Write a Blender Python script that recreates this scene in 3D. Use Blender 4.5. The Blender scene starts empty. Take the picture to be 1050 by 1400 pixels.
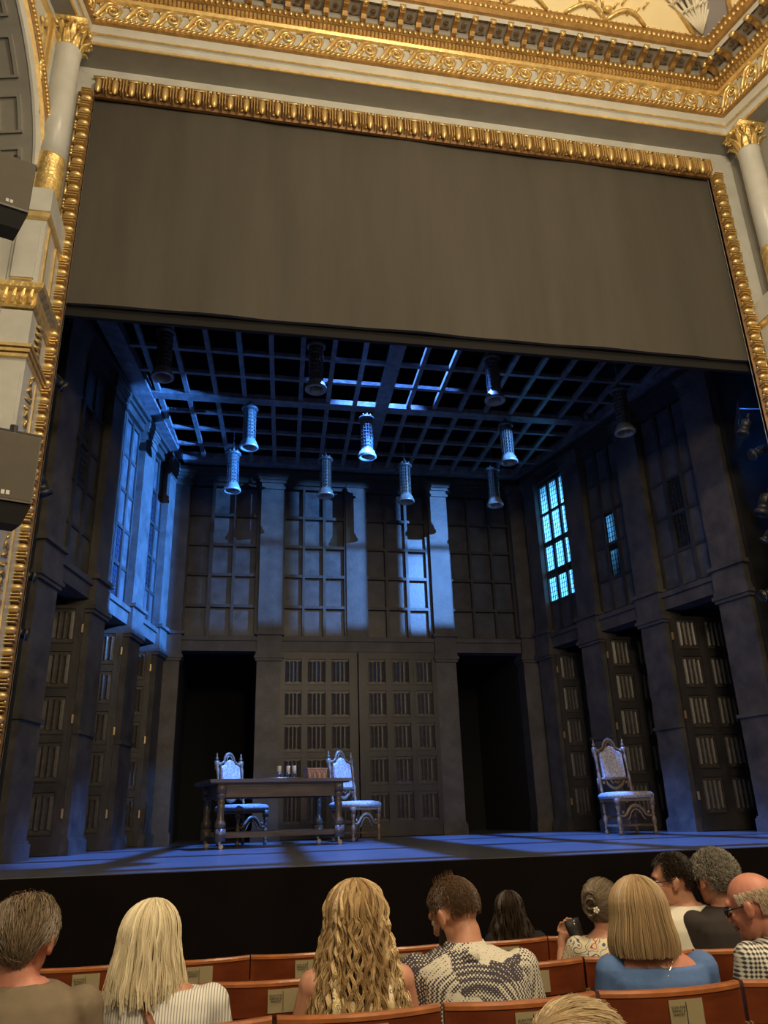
import bpy, math, random
from mathutils import Vector, Matrix
rnd = random.Random(7)
PI = math.pi
R = math.radians
scene = bpy.context.scene
COL = scene.collection

# ------------------------------------------------------------------ camera
cam_d = bpy.data.cameras.new('camera')
cam_d.sensor_fit = 'VERTICAL'
cam_d.sensor_height = 36.0
cam_d.lens = 36.0 * 1072.43 / 1400.0
cam = bpy.data.objects.new('camera', cam_d)
COL.objects.link(cam)
yaw, pit, rol = R(11.46378), R(21.17262), R(-1.78798)
Fv = Vector((math.sin(yaw) * math.cos(pit), math.cos(yaw) * math.cos(pit), math.sin(pit)))
R0 = Vector((math.cos(yaw), -math.sin(yaw), 0))
U0 = R0.cross(Fv)
Rv = R0 * math.cos(rol) + U0 * math.sin(rol)
Uv = -R0 * math.sin(rol) + U0 * math.cos(rol)
CAM = Vector((0, 0, .36))
cam.matrix_world = Matrix(((Rv.x, Uv.x, -Fv.x, CAM.x), (Rv.y, Uv.y, -Fv.y, CAM.y), (Rv.z, Uv.z, -Fv.z, CAM.z), (0, 0, 0, 1)))
scene.camera = cam

# ------------------------------------------------------------------ world + exposure
w = bpy.data.worlds.new('world')
scene.world = w
w.use_nodes = True
w.node_tree.nodes['Background'].inputs[0].default_value = (.012, .011, .010, 1)
w.node_tree.nodes['Background'].inputs[1].default_value = 1.0
vs = scene.view_settings
vs.view_transform = 'Standard'
vs.look = 'None'
vs.gamma = 1
vs.exposure = 0.0
vs.use_curve_mapping = False

# ------------------------------------------------------------------ lights
def lamp(name, kind, loc, energy, col, target=None, **kw):
    d = bpy.data.lights.new(name, kind)
    d.energy = energy
    d.color = col
    for k, v in kw.items():
        setattr(d, k, v)
    o = bpy.data.objects.new(name, d)
    o.location = loc
    if target is not None:
        o.rotation_euler = (Vector(target) - Vector(loc)).to_track_quat('-Z', 'Y').to_euler()
    COL.objects.link(o)
    return o
WARM = (1, .79, .52)
# house lights: chandelier over the stalls and wash from the circle front
lamp('house_light', 'POINT', (2.4, 1.2, 8.6), 1050, WARM, shadow_soft_size=.6)
lamp('house_light', 'POINT', (1.2, -2.2, 5.0), 900, WARM, shadow_soft_size=.5)
lamp('house_light', 'POINT', (4.4, 2.2, 5.6), 330, WARM, shadow_soft_size=.4)
BLUE = (.13, .36, 1)
# stage lights
LAMP_LEFT = (7.55, 8.8, 5.5)      # boom right, shuttered on to the upper left wall
LAMP_BACK = (6.3, 8.55, 6.95)     # bar behind the header, gobo on the back wall
lamp('stage_light', 'SPOT', LAMP_LEFT, 55000, (.06, .27, 1), (-1.6, 13.5, 5.2), spot_size=R(44), spot_blend=.1, shadow_soft_size=.006)
lamp('stage_light', 'SPOT', LAMP_BACK, 6500, (.14, .38, 1), (2.0, 15.2, 5.3), spot_size=R(62), spot_blend=.15, shadow_soft_size=.006)
lamp('stage_light', 'SPOT', (2.4, 11.4, 10.2), 21000, (.09, .26, 1), (2.5, 10.8, 0), spot_size=R(54), spot_blend=.25, shadow_soft_size=.04)
lamp('stage_light', 'SPOT', (7.5, 8.9, 4.4), 2300, BLUE, (1.5, 13.2, 1.1), spot_size=R(17), spot_blend=.3, shadow_soft_size=.03)
lamp('stage_light', 'SPOT', (9.6, 14.4, 6.2), 2600, (.14, .52, 1), (6.45, 14.15, 5.4), spot_size=R(60), spot_blend=.8, shadow_soft_size=.1)

lamp('stage_light', 'SPOT', (6.15, 11.9, 7.0), 700, (.25, .7, 1), (3.45, 13.85, 6.25), spot_size=R(13), spot_blend=.5, shadow_soft_size=.03)  # added lamp, brightens the right-hand lantern of the back row

# ------------------------------------------------------------------ materials
def mat(name, col, rough=.5, metal=0., var=0., scale=6., bump=0., bscale=None, stretch=(1, 1, 1), col2=None, spec=None):
    m = bpy.data.materials.new(name)
    m.use_nodes = True
    nt = m.node_tree
    b = nt.nodes['Principled BSDF']
    b.inputs['Base Color'].default_value = (*col, 1)
    b.inputs['Roughness'].default_value = rough
    b.inputs['Metallic'].default_value = metal
    if spec is not None:
        b.inputs['Specular IOR Level'].default_value = spec
    if var or bump or col2:
        tc = nt.nodes.new('ShaderNodeTexCoord')
        mp = nt.nodes.new('ShaderNodeMapping')
        mp.inputs['Scale'].default_value = stretch
        nt.links.new(tc.outputs['Object'], mp.inputs['Vector'])
        if var or col2:
            n = nt.nodes.new('ShaderNodeTexNoise')
            n.inputs['Scale'].default_value = scale
            n.inputs['Detail'].default_value = 5
            n.inputs['Roughness'].default_value = .62
            nt.links.new(mp.outputs[0], n.inputs['Vector'])
            r = nt.nodes.new('ShaderNodeValToRGB')
            r.color_ramp.elements[0].position = .3
            r.color_ramp.elements[1].position = .7
            c2 = col2 if col2 else tuple(min(1, c * (1 + var)) for c in col)
            c1 = col if col2 else tuple(c * (1 - var) for c in col)
            r.color_ramp.elements[0].color = (*c1, 1)
            r.color_ramp.elements[1].color = (*c2, 1)
            nt.links.new(n.outputs['Fac'], r.inputs[0])
            nt.links.new(r.outputs[0], b.inputs['Base Color'])
        if bump:
            n2 = nt.nodes.new('ShaderNodeTexNoise')
            n2.inputs['Scale'].default_value = bscale or scale * 4
            n2.inputs['Detail'].default_value = 3
            nt.links.new(mp.outputs[0], n2.inputs['Vector'])
            bp = nt.nodes.new('ShaderNodeBump')
            bp.inputs['Strength'].default_value = bump
            bp.inputs['Distance'].default_value = .01
            nt.links.new(n2.outputs['Fac'], bp.inputs['Height'])
            nt.links.new(bp.outputs[0], b.inputs['Normal'])
    return m

def N(m):
    return m.node_tree, m.node_tree.nodes['Principled BSDF']

M = {}
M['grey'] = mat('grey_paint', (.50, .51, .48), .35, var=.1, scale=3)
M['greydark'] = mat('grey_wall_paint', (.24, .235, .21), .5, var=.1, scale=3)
M['gold'] = mat('gilding', (.86, .63, .28), .36, .7, var=.22, scale=9, bump=.15, bscale=40)
M['golddark'] = mat('dark_gilding', (.34, .20, .065), .5, .45, var=.3, scale=12)  # darker gilding for the grounds behind ornament and the modillions
M['goldrelief'] = mat('relief_gilding', (.8, .56, .22), .38, .65, var=.35, scale=14, bump=1.0, bscale=30)
M['moulding'] = mat('shaded_gilding', (.16, .08, .025), .5, .4, var=.3, scale=12)  # darkened gilding: shade of the recesses around the eggs put into the colour
M['cream'] = mat('cream_ceiling_paint', (.86, .74, .44), .6, var=.05, scale=2)
M['white'] = mat('white_plaster', (.8, .76, .62), .5)
M['valance'] = mat('valance_cloth', (.062, .056, .046), .85, var=.16, scale=1.2, stretch=(2.2, 1, .25))
M['wood'] = mat('painted_set_wood', (.027, .024, .021), .42, var=.55, scale=2.6, bump=.35, bscale=14, stretch=(1, 1, .6))
M['woodlight'] = mat('worn_set_plaster', (.062, .056, .049), .5, var=.45, scale=3.4, bump=.3, bscale=18)
M['woodpanel'] = mat('linenfold_wood', (.048, .042, .034), .38, var=.45, scale=5, bump=.2)
M['pane'] = mat('scumbled_board', (.05, .05, .05), .38, var=.5, scale=4, bump=.2)
M['beam'] = mat('ceiling_beam_wood', (.12, .12, .125), .42, var=.5, scale=7, bump=.4, bscale=20)
M['black'] = mat('black_masking', (.006, .006, .006), .9)
M['blackpaint'] = mat('black_metal', (.018, .018, .018), .4)
M['stagefloor'] = mat('stage_floor_boards', (.09, .095, .11), .28, var=.35, scale=2.2, bump=.08, stretch=(.35, 3, 1))
M['stagefront'] = mat('stage_front_black', (.006, .0045, .004), .95, var=.3, scale=2, spec=.08)
M['brass'] = mat('brass_hinge', (.8, .6, .3), .3, .8)
M['seatwood'] = mat('mahogany_seat_wood', (.16, .035, .010), .3, var=.35, scale=4, stretch=(.6, 3, 3))
M['seatdark'] = mat('seat_underpanel', (.03, .008, .004), .55, var=.3)
M['rail'] = mat('worn_rail_wood', (.36, .12, .035), .3, var=.3, scale=8, stretch=(1, 3, 3))
M['velvet'] = mat('dark_red_velvet', (.05, .008, .008), .8)
M['plaque'] = mat('cream_plaque', (.36, .30, .17), .45)
M['ink'] = mat('plaque_print', (.05, .04, .025), .6)
M['grille'] = mat('speaker_grille', (.085, .074, .055), .7, var=.06)
M['chairwood'] = mat('carved_chair_wood', (.17, .125, .08), .36, var=.35, scale=15)
M['tablewood'] = mat('dark_oak_table', (.10, .078, .055), .33, var=.35, scale=6, stretch=(.5, 3, 3))
M['tabletop'] = mat('oak_table_top', (.12, .095, .07), .3, var=.3, scale=5, stretch=(.5, 4, 1))
M['candle'] = mat('candle_wax', (.75, .62, .42), .5)
M['pewter'] = mat('pewter', (.3, .32, .36), .3, .8)
M['casket'] = mat('carved_casket_wood', (.36, .17, .07), .4, var=.3, scale=12)
M['lantern'] = mat('pierced_pewter', (.085, .09, .09), .4, .4, var=.4, scale=14)
M['lanternfoot'] = mat('lit_pewter_foot', (.26, .29, .29), .36, .35, var=.3, scale=14)  # paler than the cage: light falling on the foot is put into its colour
M['carpet'] = mat('dark_carpet', (.02, .009, .007), .9)
M['lead'] = mat('lead_came', (.015, .016, .02), .5)
M['skin'] = mat('skin', (.56, .27, .17), .5, var=.12, scale=10)
M['skinred'] = mat('skin_ruddy', (.60, .25, .17), .48, var=.15, scale=9)
M['lens'] = mat('spectacle_lens', (.05, .05, .05), .1)
M['eye'] = mat('eye_white', (.7, .68, .62), .3)
M['lips'] = mat('lips', (.46, .19, .13), .5)
M['leather'] = mat('tan_leather', (.20, .07, .03), .45)
M['trouser'] = mat('dark_trousers', (.02, .022, .03), .8)
M['haircolor'] = None

def damask():
    m = mat('damask_upholstery', (.40, .40, .42), .6)
    nt, b = N(m)
    tc = nt.nodes.new('ShaderNodeTexCoord')
    v = nt.nodes.new('ShaderNodeTexVoronoi')
    v.feature = 'DISTANCE_TO_EDGE'
    v.inputs['Scale'].default_value = 24
    nt.links.new(tc.outputs['Object'], v.inputs['Vector'])
    r = nt.nodes.new('ShaderNodeValToRGB')
    r.color_ramp.elements[0].position = .06
    r.color_ramp.elements[1].position = .13
    r.color_ramp.elements[0].color = (.48, .47, .47, 1)
    r.color_ramp.elements[1].color = (.27, .27, .30, 1)
    nt.links.new(v.outputs['Distance'], r.inputs[0])
    nt.links.new(r.outputs[0], b.inputs['Base Color'])
    return m
M['damask'] = damask()

def glass_pane():
    m = mat('frosted_leaded_glass', (.5, .6, .7), .5)
    nt, b = N(m)
    out = [n for n in nt.nodes if n.type == 'OUTPUT_MATERIAL'][0]
    t = nt.nodes.new('ShaderNodeBsdfTranslucent')
    t.inputs[0].default_value = (.62, .82, .95, 1)
    mx = nt.nodes.new('ShaderNodeMixShader')
    mx.inputs[0].default_value = .75
    b.inputs['Roughness'].default_value = .25
    b.inputs['Base Color'].default_value = (.04, .05, .06, 1)
    nt.links.new(b.outputs[0], mx.inputs[1])
    nt.links.new(t.outputs[0], mx.inputs[2])
    nt.links.new(mx.outputs[0], out.inputs[0])
    return m
M['glass'] = glass_pane()
M['darkglass'] = mat('dark_leaded_glass', (.02, .03, .06), .2)

def hair_mat(name, c1, c2, rough=.42):
    m = mat(name, c1, rough)
    nt, b = N(m)
    a = nt.nodes.new('ShaderNodeAttribute')
    a.attribute_name = 'tone'
    r = nt.nodes.new('ShaderNodeValToRGB')
    r.color_ramp.elements[0].color = (*c1, 1)
    r.color_ramp.elements[1].color = (*c2, 1)
    nt.links.new(a.outputs['Fac'], r.inputs[0])
    nt.links.new(r.outputs[0], b.inputs['Base Color'])
    b.inputs['Specular IOR Level'].default_value = .4
    return m
H = {
 'leftman': hair_mat('hair_brown_grey', (.06, .035, .018), (.26, .2, .13)),
 'blonde': hair_mat('hair_pale_blonde', (.48, .38, .20), (.95, .86, .62)),
 'curly': hair_mat('hair_honey_blonde', (.26, .15, .06), (.74, .55, .28)),
 'patch': hair_mat('hair_light_brown', (.05, .025, .012), (.17, .10, .05)),
 'dark': hair_mat('hair_dark_brown', (.012, .007, .004), (.05, .03, .016)),
 'bun': hair_mat('hair_ash_grey', (.07, .05, .03), (.32, .25, .17)),
 'bob': hair_mat('hair_straight_blonde', (.20, .12, .05), (.62, .45, .25)),
 'black': hair_mat('hair_near_black', (.008, .005, .003), (.035, .022, .013)),
 'grey': hair_mat('hair_grey_curls', (.04, .035, .028), (.34, .31, .25)),
 'fringe': hair_mat('hair_white_fringe', (.3, .2, .13), (.7, .58, .42)),
 'front': hair_mat('hair_foreground_blonde', (.3, .2, .1), (.72, .58, .35)),
}

def stripe_shirt():
    m = mat('white_pinstripe_cotton', (.7, .68, .6), .8)
    nt, b = N(m)
    tc = nt.nodes.new('ShaderNodeTexCoord')
    wv = nt.nodes.new('ShaderNodeTexWave')
    wv.inputs['Scale'].default_value = 32
    wv.inputs['Distortion'].default_value = .4
    nt.links.new(tc.outputs['Object'], wv.inputs['Vector'])
    r = nt.nodes.new('ShaderNodeValToRGB')
    r.color_ramp.elements[0].color = (.25, .26, .28, 1)
    r.color_ramp.elements[1].color = (.8, .78, .7, 1)
    r.color_ramp.elements[1].position = .45
    nt.links.new(wv.outputs['Fac'], r.inputs[0])
    nt.links.new(r.outputs[0], b.inputs['Base Color'])
    return m
def gingham():
    m = mat('gingham_cotton', (.7, .68, .6), .8)
    nt, b = N(m)
    tc = nt.nodes.new('ShaderNodeTexCoord')
    fs = []
    for d in ('X', 'Z'):
        wv = nt.nodes.new('ShaderNodeTexWave')
        wv.bands_direction = d
        wv.inputs['Scale'].default_value = 19
        wv.inputs['Distortion'].default_value = .3
        nt.links.new(tc.outputs['Object'], wv.inputs['Vector'])
        fs.append(wv)
    ad = nt.nodes.new('ShaderNodeMath')
    ad.operation = 'ADD'
    nt.links.new(fs[0].outputs['Fac'], ad.inputs[0])
    nt.links.new(fs[1].outputs['Fac'], ad.inputs[1])
    r = nt.nodes.new('ShaderNodeValToRGB')
    r.color_ramp.elements[0].position = .35
    r.color_ramp.elements[0].color = (.05, .05, .05, 1)
    r.color_ramp.elements[1].position = .95
    r.color_ramp.elements[1].color = (.8, .78, .68, 1)
    e = r.color_ramp.elements.new(.6)
    e.color = (.25, .24, .22, 1)
    ml = nt.nodes.new('ShaderNodeMath')
    ml.operation = 'MULTIPLY'
    ml.inputs[1].default_value = .75
    nt.links.new(ad.outputs[0], ml.inputs[0])
    nt.links.new(ml.outputs[0], r.inputs[0])
    nt.links.new(r.outputs[0], b.inputs['Base Color'])
    return m
def patchwork():
    m = mat('patchwork_print_cotton', (.6, .58, .5), .8)
    nt, b = N(m)
    L = nt.links.new
    tc = nt.nodes.new('ShaderNodeTexCoord')
    v = nt.nodes.new('ShaderNodeTexVoronoi')      # big patches
    v.distance = 'CHEBYCHEV'
    v.inputs['Scale'].default_value = 7.5
    v.inputs['Randomness'].default_value = .8
    L(tc.outputs['Object'], v.inputs['Vector'])
    mp = nt.nodes.new('ShaderNodeMapping')
    mp.inputs['Rotation'].default_value = (0, R(40), 0)
    L(tc.outputs['Object'], mp.inputs['Vector'])
    d = nt.nodes.new('ShaderNodeTexVoronoi')      # diamonds inside the patches
    d.distance = 'MANHATTAN'
    d.inputs['Scale'].default_value = 105
    d.inputs['Randomness'].default_value = 0
    L(mp.outputs[0], d.inputs['Vector'])
    sx = nt.nodes.new('ShaderNodeSeparateColor')
    L(v.outputs['Color'], sx.inputs[0])
    gt = nt.nodes.new('ShaderNodeMath')
    gt.operation = 'ADD'
    sc = nt.nodes.new('ShaderNodeMath')
    sc.operation = 'MULTIPLY_ADD'
    sc.inputs[1].default_value = .55
    sc.inputs[2].default_value = .22
    L(sx.outputs[0], sc.inputs[0])
    lt = nt.nodes.new('ShaderNodeMath')
    lt.operation = 'LESS_THAN'
    L(d.outputs['Distance'], lt.inputs[0])
    L(sc.outputs[0], lt.inputs[1])
    mx = nt.nodes.new('ShaderNodeMix')
    mx.data_type = 'RGBA'
    mx.inputs[6].default_value = (.68, .64, .52, 1)
    mx.inputs[7].default_value = (.055, .045, .06, 1)
    L(lt.outputs[0], mx.inputs[0])
    g2 = nt.nodes.new('ShaderNodeMath'); g2.operation = 'GREATER_THAN'; g2.inputs[1].default_value = .62
    L(sx.outputs[1], g2.inputs[0])
    sb = nt.nodes.new('ShaderNodeMath'); sb.operation = 'SUBTRACT'
    L(lt.outputs[0], sb.inputs[0]); L(g2.outputs[0], sb.inputs[1])
    ab = nt.nodes.new('ShaderNodeMath'); ab.operation = 'ABSOLUTE'
    L(sb.outputs[0], ab.inputs[0]); L(ab.outputs[0], mx.inputs[0])
    L(mx.outputs[2], b.inputs['Base Color'])
    return m
def floral(name, base, cols, scale):
    m = mat(name, base, .8)
    nt, b = N(m)
    L = nt.links.new
    tc = nt.nodes.new('ShaderNodeTexCoord')
    n = nt.nodes.new('ShaderNodeTexNoise')
    n.inputs['Scale'].default_value = scale
    n.inputs['Detail'].default_value = 1
    L(tc.outputs['Object'], n.inputs['Vector'])
    r = nt.nodes.new('ShaderNodeValToRGB')
    r.color_ramp.interpolation = 'CONSTANT'
    r.color_ramp.elements[0].color = (*base, 1)
    r.color_ramp.elements[1].position = .75
    r.color_ramp.elements[1].color = (*base, 1)
    for p, c in cols:
        e = r.color_ramp.elements.new(p)
        e.color = (*c, 1)
    L(n.outputs['Fac'], r.inputs[0])
    L(r.outputs[0], b.inputs['Base Color'])
    return m
CL = {
 'khaki': mat('khaki_jacket_cloth', (.20, .155, .10), .85, var=.1, scale=20),
 'stripe': stripe_shirt(),
 'cream': floral('cream_ikat_cotton', (.8, .68, .42), [(.36, (.10, .12, .18)), (.40, (.8, .68, .42)), (.52, (.62, .42, .12)), (.56, (.8, .68, .42)), (.62, (.1, .12, .18)), (.65, (.8, .68, .42))], 26),
 'patch': patchwork(),
 'dark': mat('dark_cloth', (.012, .010, .010), .9),
 'floral': floral('cream_floral_cotton', (.78, .68, .46), [(.38, (.06, .12, .2)), (.42, (.78, .68, .46)), (.5, (.12, .2, .3)), (.52, (.78, .68, .46)), (.6, (.5, .05, .03)), (.63, (.78, .68, .46))], 16),
 'blue': mat('blue_linen', (.10, .19, .42), .85, var=.14, scale=6, bump=.5, bscale=14),
 'white': mat('white_tshirt_cotton', (.8, .76, .62), .8),
 'black': mat('charcoal_tshirt_cotton', (.035, .026, .024), .85),
 'gingham': gingham(),
}

# ------------------------------------------------------------------ mesh builder
class MB:
    def __init__(s):
        s.v = []
        s.f = []
        s.tone = None
    def box(s, a, b, fr=None):
        x0, y0, z0 = a
        x1, y1, z1 = b
        P = [(x0, y0, z0), (x1, y0, z0), (x1, y1, z0), (x0, y1, z0), (x0, y0, z1), (x1, y0, z1), (x1, y1, z1), (x0, y1, z1)]
        return s.hexa(P, fr)
    def hexa(s, P, fr=None):
        if fr:
            P = [fr(*p) for p in P]
        o = len(s.v)
        s.v += [tuple(p) for p in P]
        s.f += [(o, o + 3, o + 2, o + 1), (o + 4, o + 5, o + 6, o + 7), (o, o + 1, o + 5, o + 4), (o + 1, o + 2, o + 6, o + 5), (o + 2, o + 3, o + 7, o + 6), (o + 3, o, o + 4, o + 7)]
        return s
    def bar(s, p, q, w, d, up=(0, 0, 1)):
        p = Vector(p); q = Vector(q)
        t = (q - p).normalized()
        u = t.cross(Vector(up))
        if u.length < 1e-4:
            u = t.cross(Vector((1, 0, 0)))
        u.normalize()
        n = u.cross(t)
        u = u * w / 2; n = n * d / 2
        P = [p - u - n, p + u - n, p + u + n, p - u + n, q - u - n, q + u - n, q + u + n, q - u + n]
        return s.hexa(P)
    def rings(s, R_, cap=True, close=False):
        o = len(s.v)
        k = len(R_[0])
        for r in R_:
            s.v += [tuple(p) for p in r]
        n = len(R_)
        for i in range(n - 1 + (1 if close else 0)):
            a = o + i * k
            b = o + ((i + 1) % n) * k
            for j in range(k):
                j2 = (j + 1) % k
                s.f.append((a + j, a + j2, b + j2, b + j))
        if cap and not close:
            s.f.append(tuple(o + j for j in range(k))[::-1])
            s.f.append(tuple(o + (n - 1) * k + j for j in range(k)))
        return s
    def tube(s, pts, r, k=6, cap=True, close=False, flat=1.0):
        pts = [Vector(p) for p in pts]
        n = len(pts)
        rr = r if isinstance(r, (list, tuple)) else [r] * n
        RR = []
        t0 = None
        u = None
        for i, p in enumerate(pts):
            a = pts[i - 1] if i > 0 else (pts[-1] if close else pts[0])
            b = pts[i + 1] if i < n - 1 else (pts[0] if close else pts[-1])
            t = (b - a)
            if t.length < 1e-9:
                t = Vector((0, 0, 1))
            t.normalize()
            if u is None:
                u = t.cross(Vector((0, 0, 1)))
                if u.length < 1e-3:
                    u = t.cross(Vector((0, 1, 0)))
                u.normalize()
            else:
                u = u - t * u.dot(t)
                if u.length < 1e-6:
                    u = t.orthogonal()
                u.normalize()
            w_ = t.cross(u)
            RR.append([p + (u * math.cos(2 * PI * j / k) + w_ * (flat * math.sin(2 * PI * j / k))) * rr[i] for j in range(k)])
        return s.rings(RR, cap, close)
    def lathe(s, prof, c=(0, 0, 0), k=12, fr=None, cap=True, sx=1, sy=1):
        RR = []
        for r, z in prof:
            ring = [(c[0] + r * sx * math.cos(2 * PI * j / k), c[1] + r * sy * math.sin(2 * PI * j / k), c[2] + z) for j in range(k)]
            if fr:
                ring = [fr(*p) for p in ring]
            RR.append(ring)
        return s.rings(RR, cap)
    def ell(s, c, r, k=10, n=7, mtx=None):
        RR = []
        for i in range(n + 1):
            a = PI * (i + .0) / n
            a = min(max(a, .12), PI - .12)
            ring = []
            for j in range(k):
                p = Vector((r[0] * math.sin(a) * math.cos(2 * PI * j / k), r[1] * math.sin(a) * math.sin(2 * PI * j / k), -r[2] * math.cos(a)))
                if mtx:
                    p = mtx @ p
                ring.append((p.x + c[0], p.y + c[1], p.z + c[2]))
            RR.append(ring)
        return s.rings(RR)
    def prism(s, poly, h0, h1, fr=None):
        """poly in (a,b), extruded h0..h1; fr maps (a,b,h)"""
        fr = fr or (lambda a, b, h: (a, b, h))
        return s.rings([[fr(a, b, h0) for a, b in poly], [fr(a, b, h1) for a, b in poly]])
    def mesh(s, name, m=None, smooth=False):
        me = bpy.data.meshes.new(name)
        me.from_pydata([tuple(v) for v in s.v], [], s.f)
        if s.tone:
            at = me.attributes.new('tone', 'FLOAT', 'POINT')
            at.data.foreach_set('value', s.tone)
        if m:
            me.materials.append(m)
        if smooth:
            me.polygons.foreach_set('use_smooth', [True] * len(me.polygons))
        me.update()
        return me
    def build(s, name, m, parent=None, smooth=False, **kw):
        return obj(name, s.mesh(name, m, smooth), parent, **kw)

def obj(name, me, parent=None, loc=None, rot=None, scale=None, **kw):
    o = bpy.data.objects.new(name, me)
    COL.objects.link(o)
    if parent:
        o.parent = parent
    if loc is not None:
        o.location = loc
    if rot is not None:
        o.rotation_euler = rot
    if scale is not None:
        o.scale = scale
    for k, v in kw.items():
        o[k] = v
    return o

def fixn(o):
    import bmesh
    bm = bmesh.new()
    bm.from_mesh(o.data)
    bmesh.ops.recalc_face_normals(bm, faces=bm.faces)
    bm.to_mesh(o.data)
    bm.free()

def thing(name, label, cat, loc=(0, 0, 0), rz=0, group=None):
    o = bpy.data.objects.new(name, None)
    o.empty_display_size = .1
    COL.objects.link(o)
    o.location = loc
    o.rotation_euler = (0, 0, rz)
    o['label'] = label
    o['category'] = cat
    if group:
        o['group'] = group
    return o

def tree_copy(o, parent=None):
    c = o.copy()
    COL.objects.link(c)
    c.parent = parent
    for ch in list(KIDS.get(o.name, [])):
        tree_copy(ch, c)
    return c
def kids_index():
    KIDS.clear()
    for o in bpy.data.objects:
        if o.parent:
            KIDS.setdefault(o.parent.name, []).append(o)
KIDS = {}

def onray(px, py, Y):
    """point of the photograph's sight line at depth Y (world)"""
    d = Fv + Rv * ((px - 525) / 1072.43) - Uv * ((py - 700) / 1072.43)
    return CAM + d * (Y / d.y)
# ------------------------------------------------------------------ structure
def struct(o, label=None):
    o['kind'] = 'structure'
    if label:
        o['label'] = label
    return o
aL, aR = R(12.3), R(13.0)
def fB(u, n, z): return (u, 15.3 - n, z)
def fL(Y, n, z): return (-1.3 - (15 - Y) * math.tan(aL) + n * math.cos(aL), Y - n * math.sin(aL), z)
def fRt(Y, n, z): return (6.27 + (15 - Y) * math.tan(aR) - n * math.cos(aR), Y - n * math.sin(aR), z)

def frame_matrix(fr, u0, u1, n, z0, z1):
    o = Vector(fr(u0, n, z0)); x = Vector(fr(u1, n, z0)) - o; z = Vector((0, 0, z1 - z0))
    y = -(Vector(fr(u0, n + 1, z0)) - Vector(fr(u0, n, z0)))
    return Matrix(((x.x, y.x, z.x, o.x), (x.y, y.y, z.y, o.y), (x.z, y.z, z.z, o.z), (0, 0, 0, 1)))

# floors and shell
b = MB(); b.box((-8, 7.0, -.12), (13, 19, 0)); stage = struct(b.build('floor', M['stagefloor']), 'dark glossy stage floor streaked with blue light')
for i in range(8):                                   # board joints: brass-thin seams running up stage
    pass
b = MB(); b.box((-8, 6.96, -2.2), (13, 6.999, -.006)); struct(b.build('wall_stage_front', M['stagefront']), 'plain black front of the stage')
b = MB(); b.box((-8, -4.5, -1.4), (13, 7.1, -1.16)); struct(b.build('floor_stalls', M['carpet']), 'dark carpeted floor of the stalls')
b = MB(); b.box((-8, 19, -.1), (13, 19.1, 12.6)); struct(b.build('wall_rear', M['black']))
b = MB(); b.box((-8.1, 8.3, -.1), (-8, 19, 12.6)); struct(b.build('wall_offstage_left', M['black']))
b = MB(); b.box((13, 8.3, -.1), (13.1, 19, 12.6)); struct(b.build('wall_offstage_right', M['black']))
b = MB(); b.box((-8, 8.1, 12.5), (13, 19, 12.6)); struct(b.build('ceiling_fly_tower', M['black']))
# proscenium wall with its opening
b = MB()
b.box((-8, 7.95, -2), (-2.0, 8.0, 14)); b.box((6.7, 7.95, -2), (13, 8.0, 14)); b.box((-2.0, 7.95, 9.07), (6.7, 8.0, 14))
pw = struct(b.build('wall_front', M['grey']), 'grey painted proscenium wall around the stage opening')
b = MB(); b.box((-8, 8.5, -.0), (-2.35, 8.6, 12.5)); b.box((7.75, 8.5, 0), (13, 8.6, 12.5)); struct(b.build('wall_masking', M['black']))
# header cloth (valance)
b = MB()
nx = 60
for j in range(2):
    pass
rings = []
for i in range(nx + 1):
    x = -3.2 + 11.4 * i / nx
    y = 8.03 + .012 * math.sin(x * 2.3) + .008 * math.sin(x * 5.1)
    rings.append([(x, y, 5.96), (x, y, 9.6), (x, y + .05, 9.6), (x, y + .05, 5.96)])
b.rings(rings)
val = b.build('proscenium_valance', M['valance'])
val['label'] = 'wide flat brown-black header cloth filling the top of the stage opening'; val['category'] = 'curtain'
b = MB(); b.box((-3.2, 8.12, 5.84), (8.2, 8.18, 6.1)); b.build('hem', M['black'], val, label='black hem board along the bottom edge')

# ---- proscenium gilt frame
def gilt_run(parent, fr, L, w, per, n_it):
    """fr(s,a,n): s along, a across outwards, n to the house"""
    prof = [(0, -.04), (0, .0), (w * .12, .02), (w * .42, .05), (w * .68, .03), (w * .74, .01), (w * .8, .03), (w * .96, .04), (w, .0), (w, -.1)]
    b = MB(); b.rings([[fr(s, a, n) for a, n in prof] for s in (0, L)]); b.build('moulding', M['moulding'], parent)
    be = MB()
    for i in range(n_it):
        s = per * (i + .5)
        # bead and reel
        if i % 2 == 0:
            be.hexa([fr(s + ds, w * .86 + da, .03 + dn) for ds, da, dn in ((-.13, -.014, 0), (.05, -.014, 0), (.05, .014, 0), (-.13, .014, 0), (-.13, -.010, .025), (.05, -.010, .025), (.05, .010, .025), (-.13, .010, .025))])
            for q in (.10, .15, .20):
                be.ell(fr(s + q, w * .86, .045), (.021, .021, .021), 6, 4)
        be.ell(fr(s + per * .5, w * .1, .05), (.014, .014, .014), 6, 4)
    be.build('bead_and_reel', M['gold'], parent, True, kind='stuff')
def unit_egg():
    b = MB(); RR = []
    for i in range(7):
        t = i / 6.0
        a = -1 + 2 * t
        r = max(.12, math.sqrt(max(0, 1 - abs(a) ** 3)))
        RR.append([(math.cos(2 * PI * j / 8) * .5 * r, a * .5, math.sin(2 * PI * j / 8) * .5 * r) for j in range(8)])
    b.rings(RR)
    return b.mesh('egg', M['gold'], True)
def unit_dart():
    b = MB()
    for k in (-1, 0, 1):
        b.hexa([(k * .36 + dx, y, z) for y in (-.5 + (.12 if k else 0), .5) for dx, z in ((-.085, -.4), (.085, -.4), (.05, .5), (-.05, .5))])
    return b.mesh('dart', M['gold'])
EGG, DART = unit_egg(), unit_dart()
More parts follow.
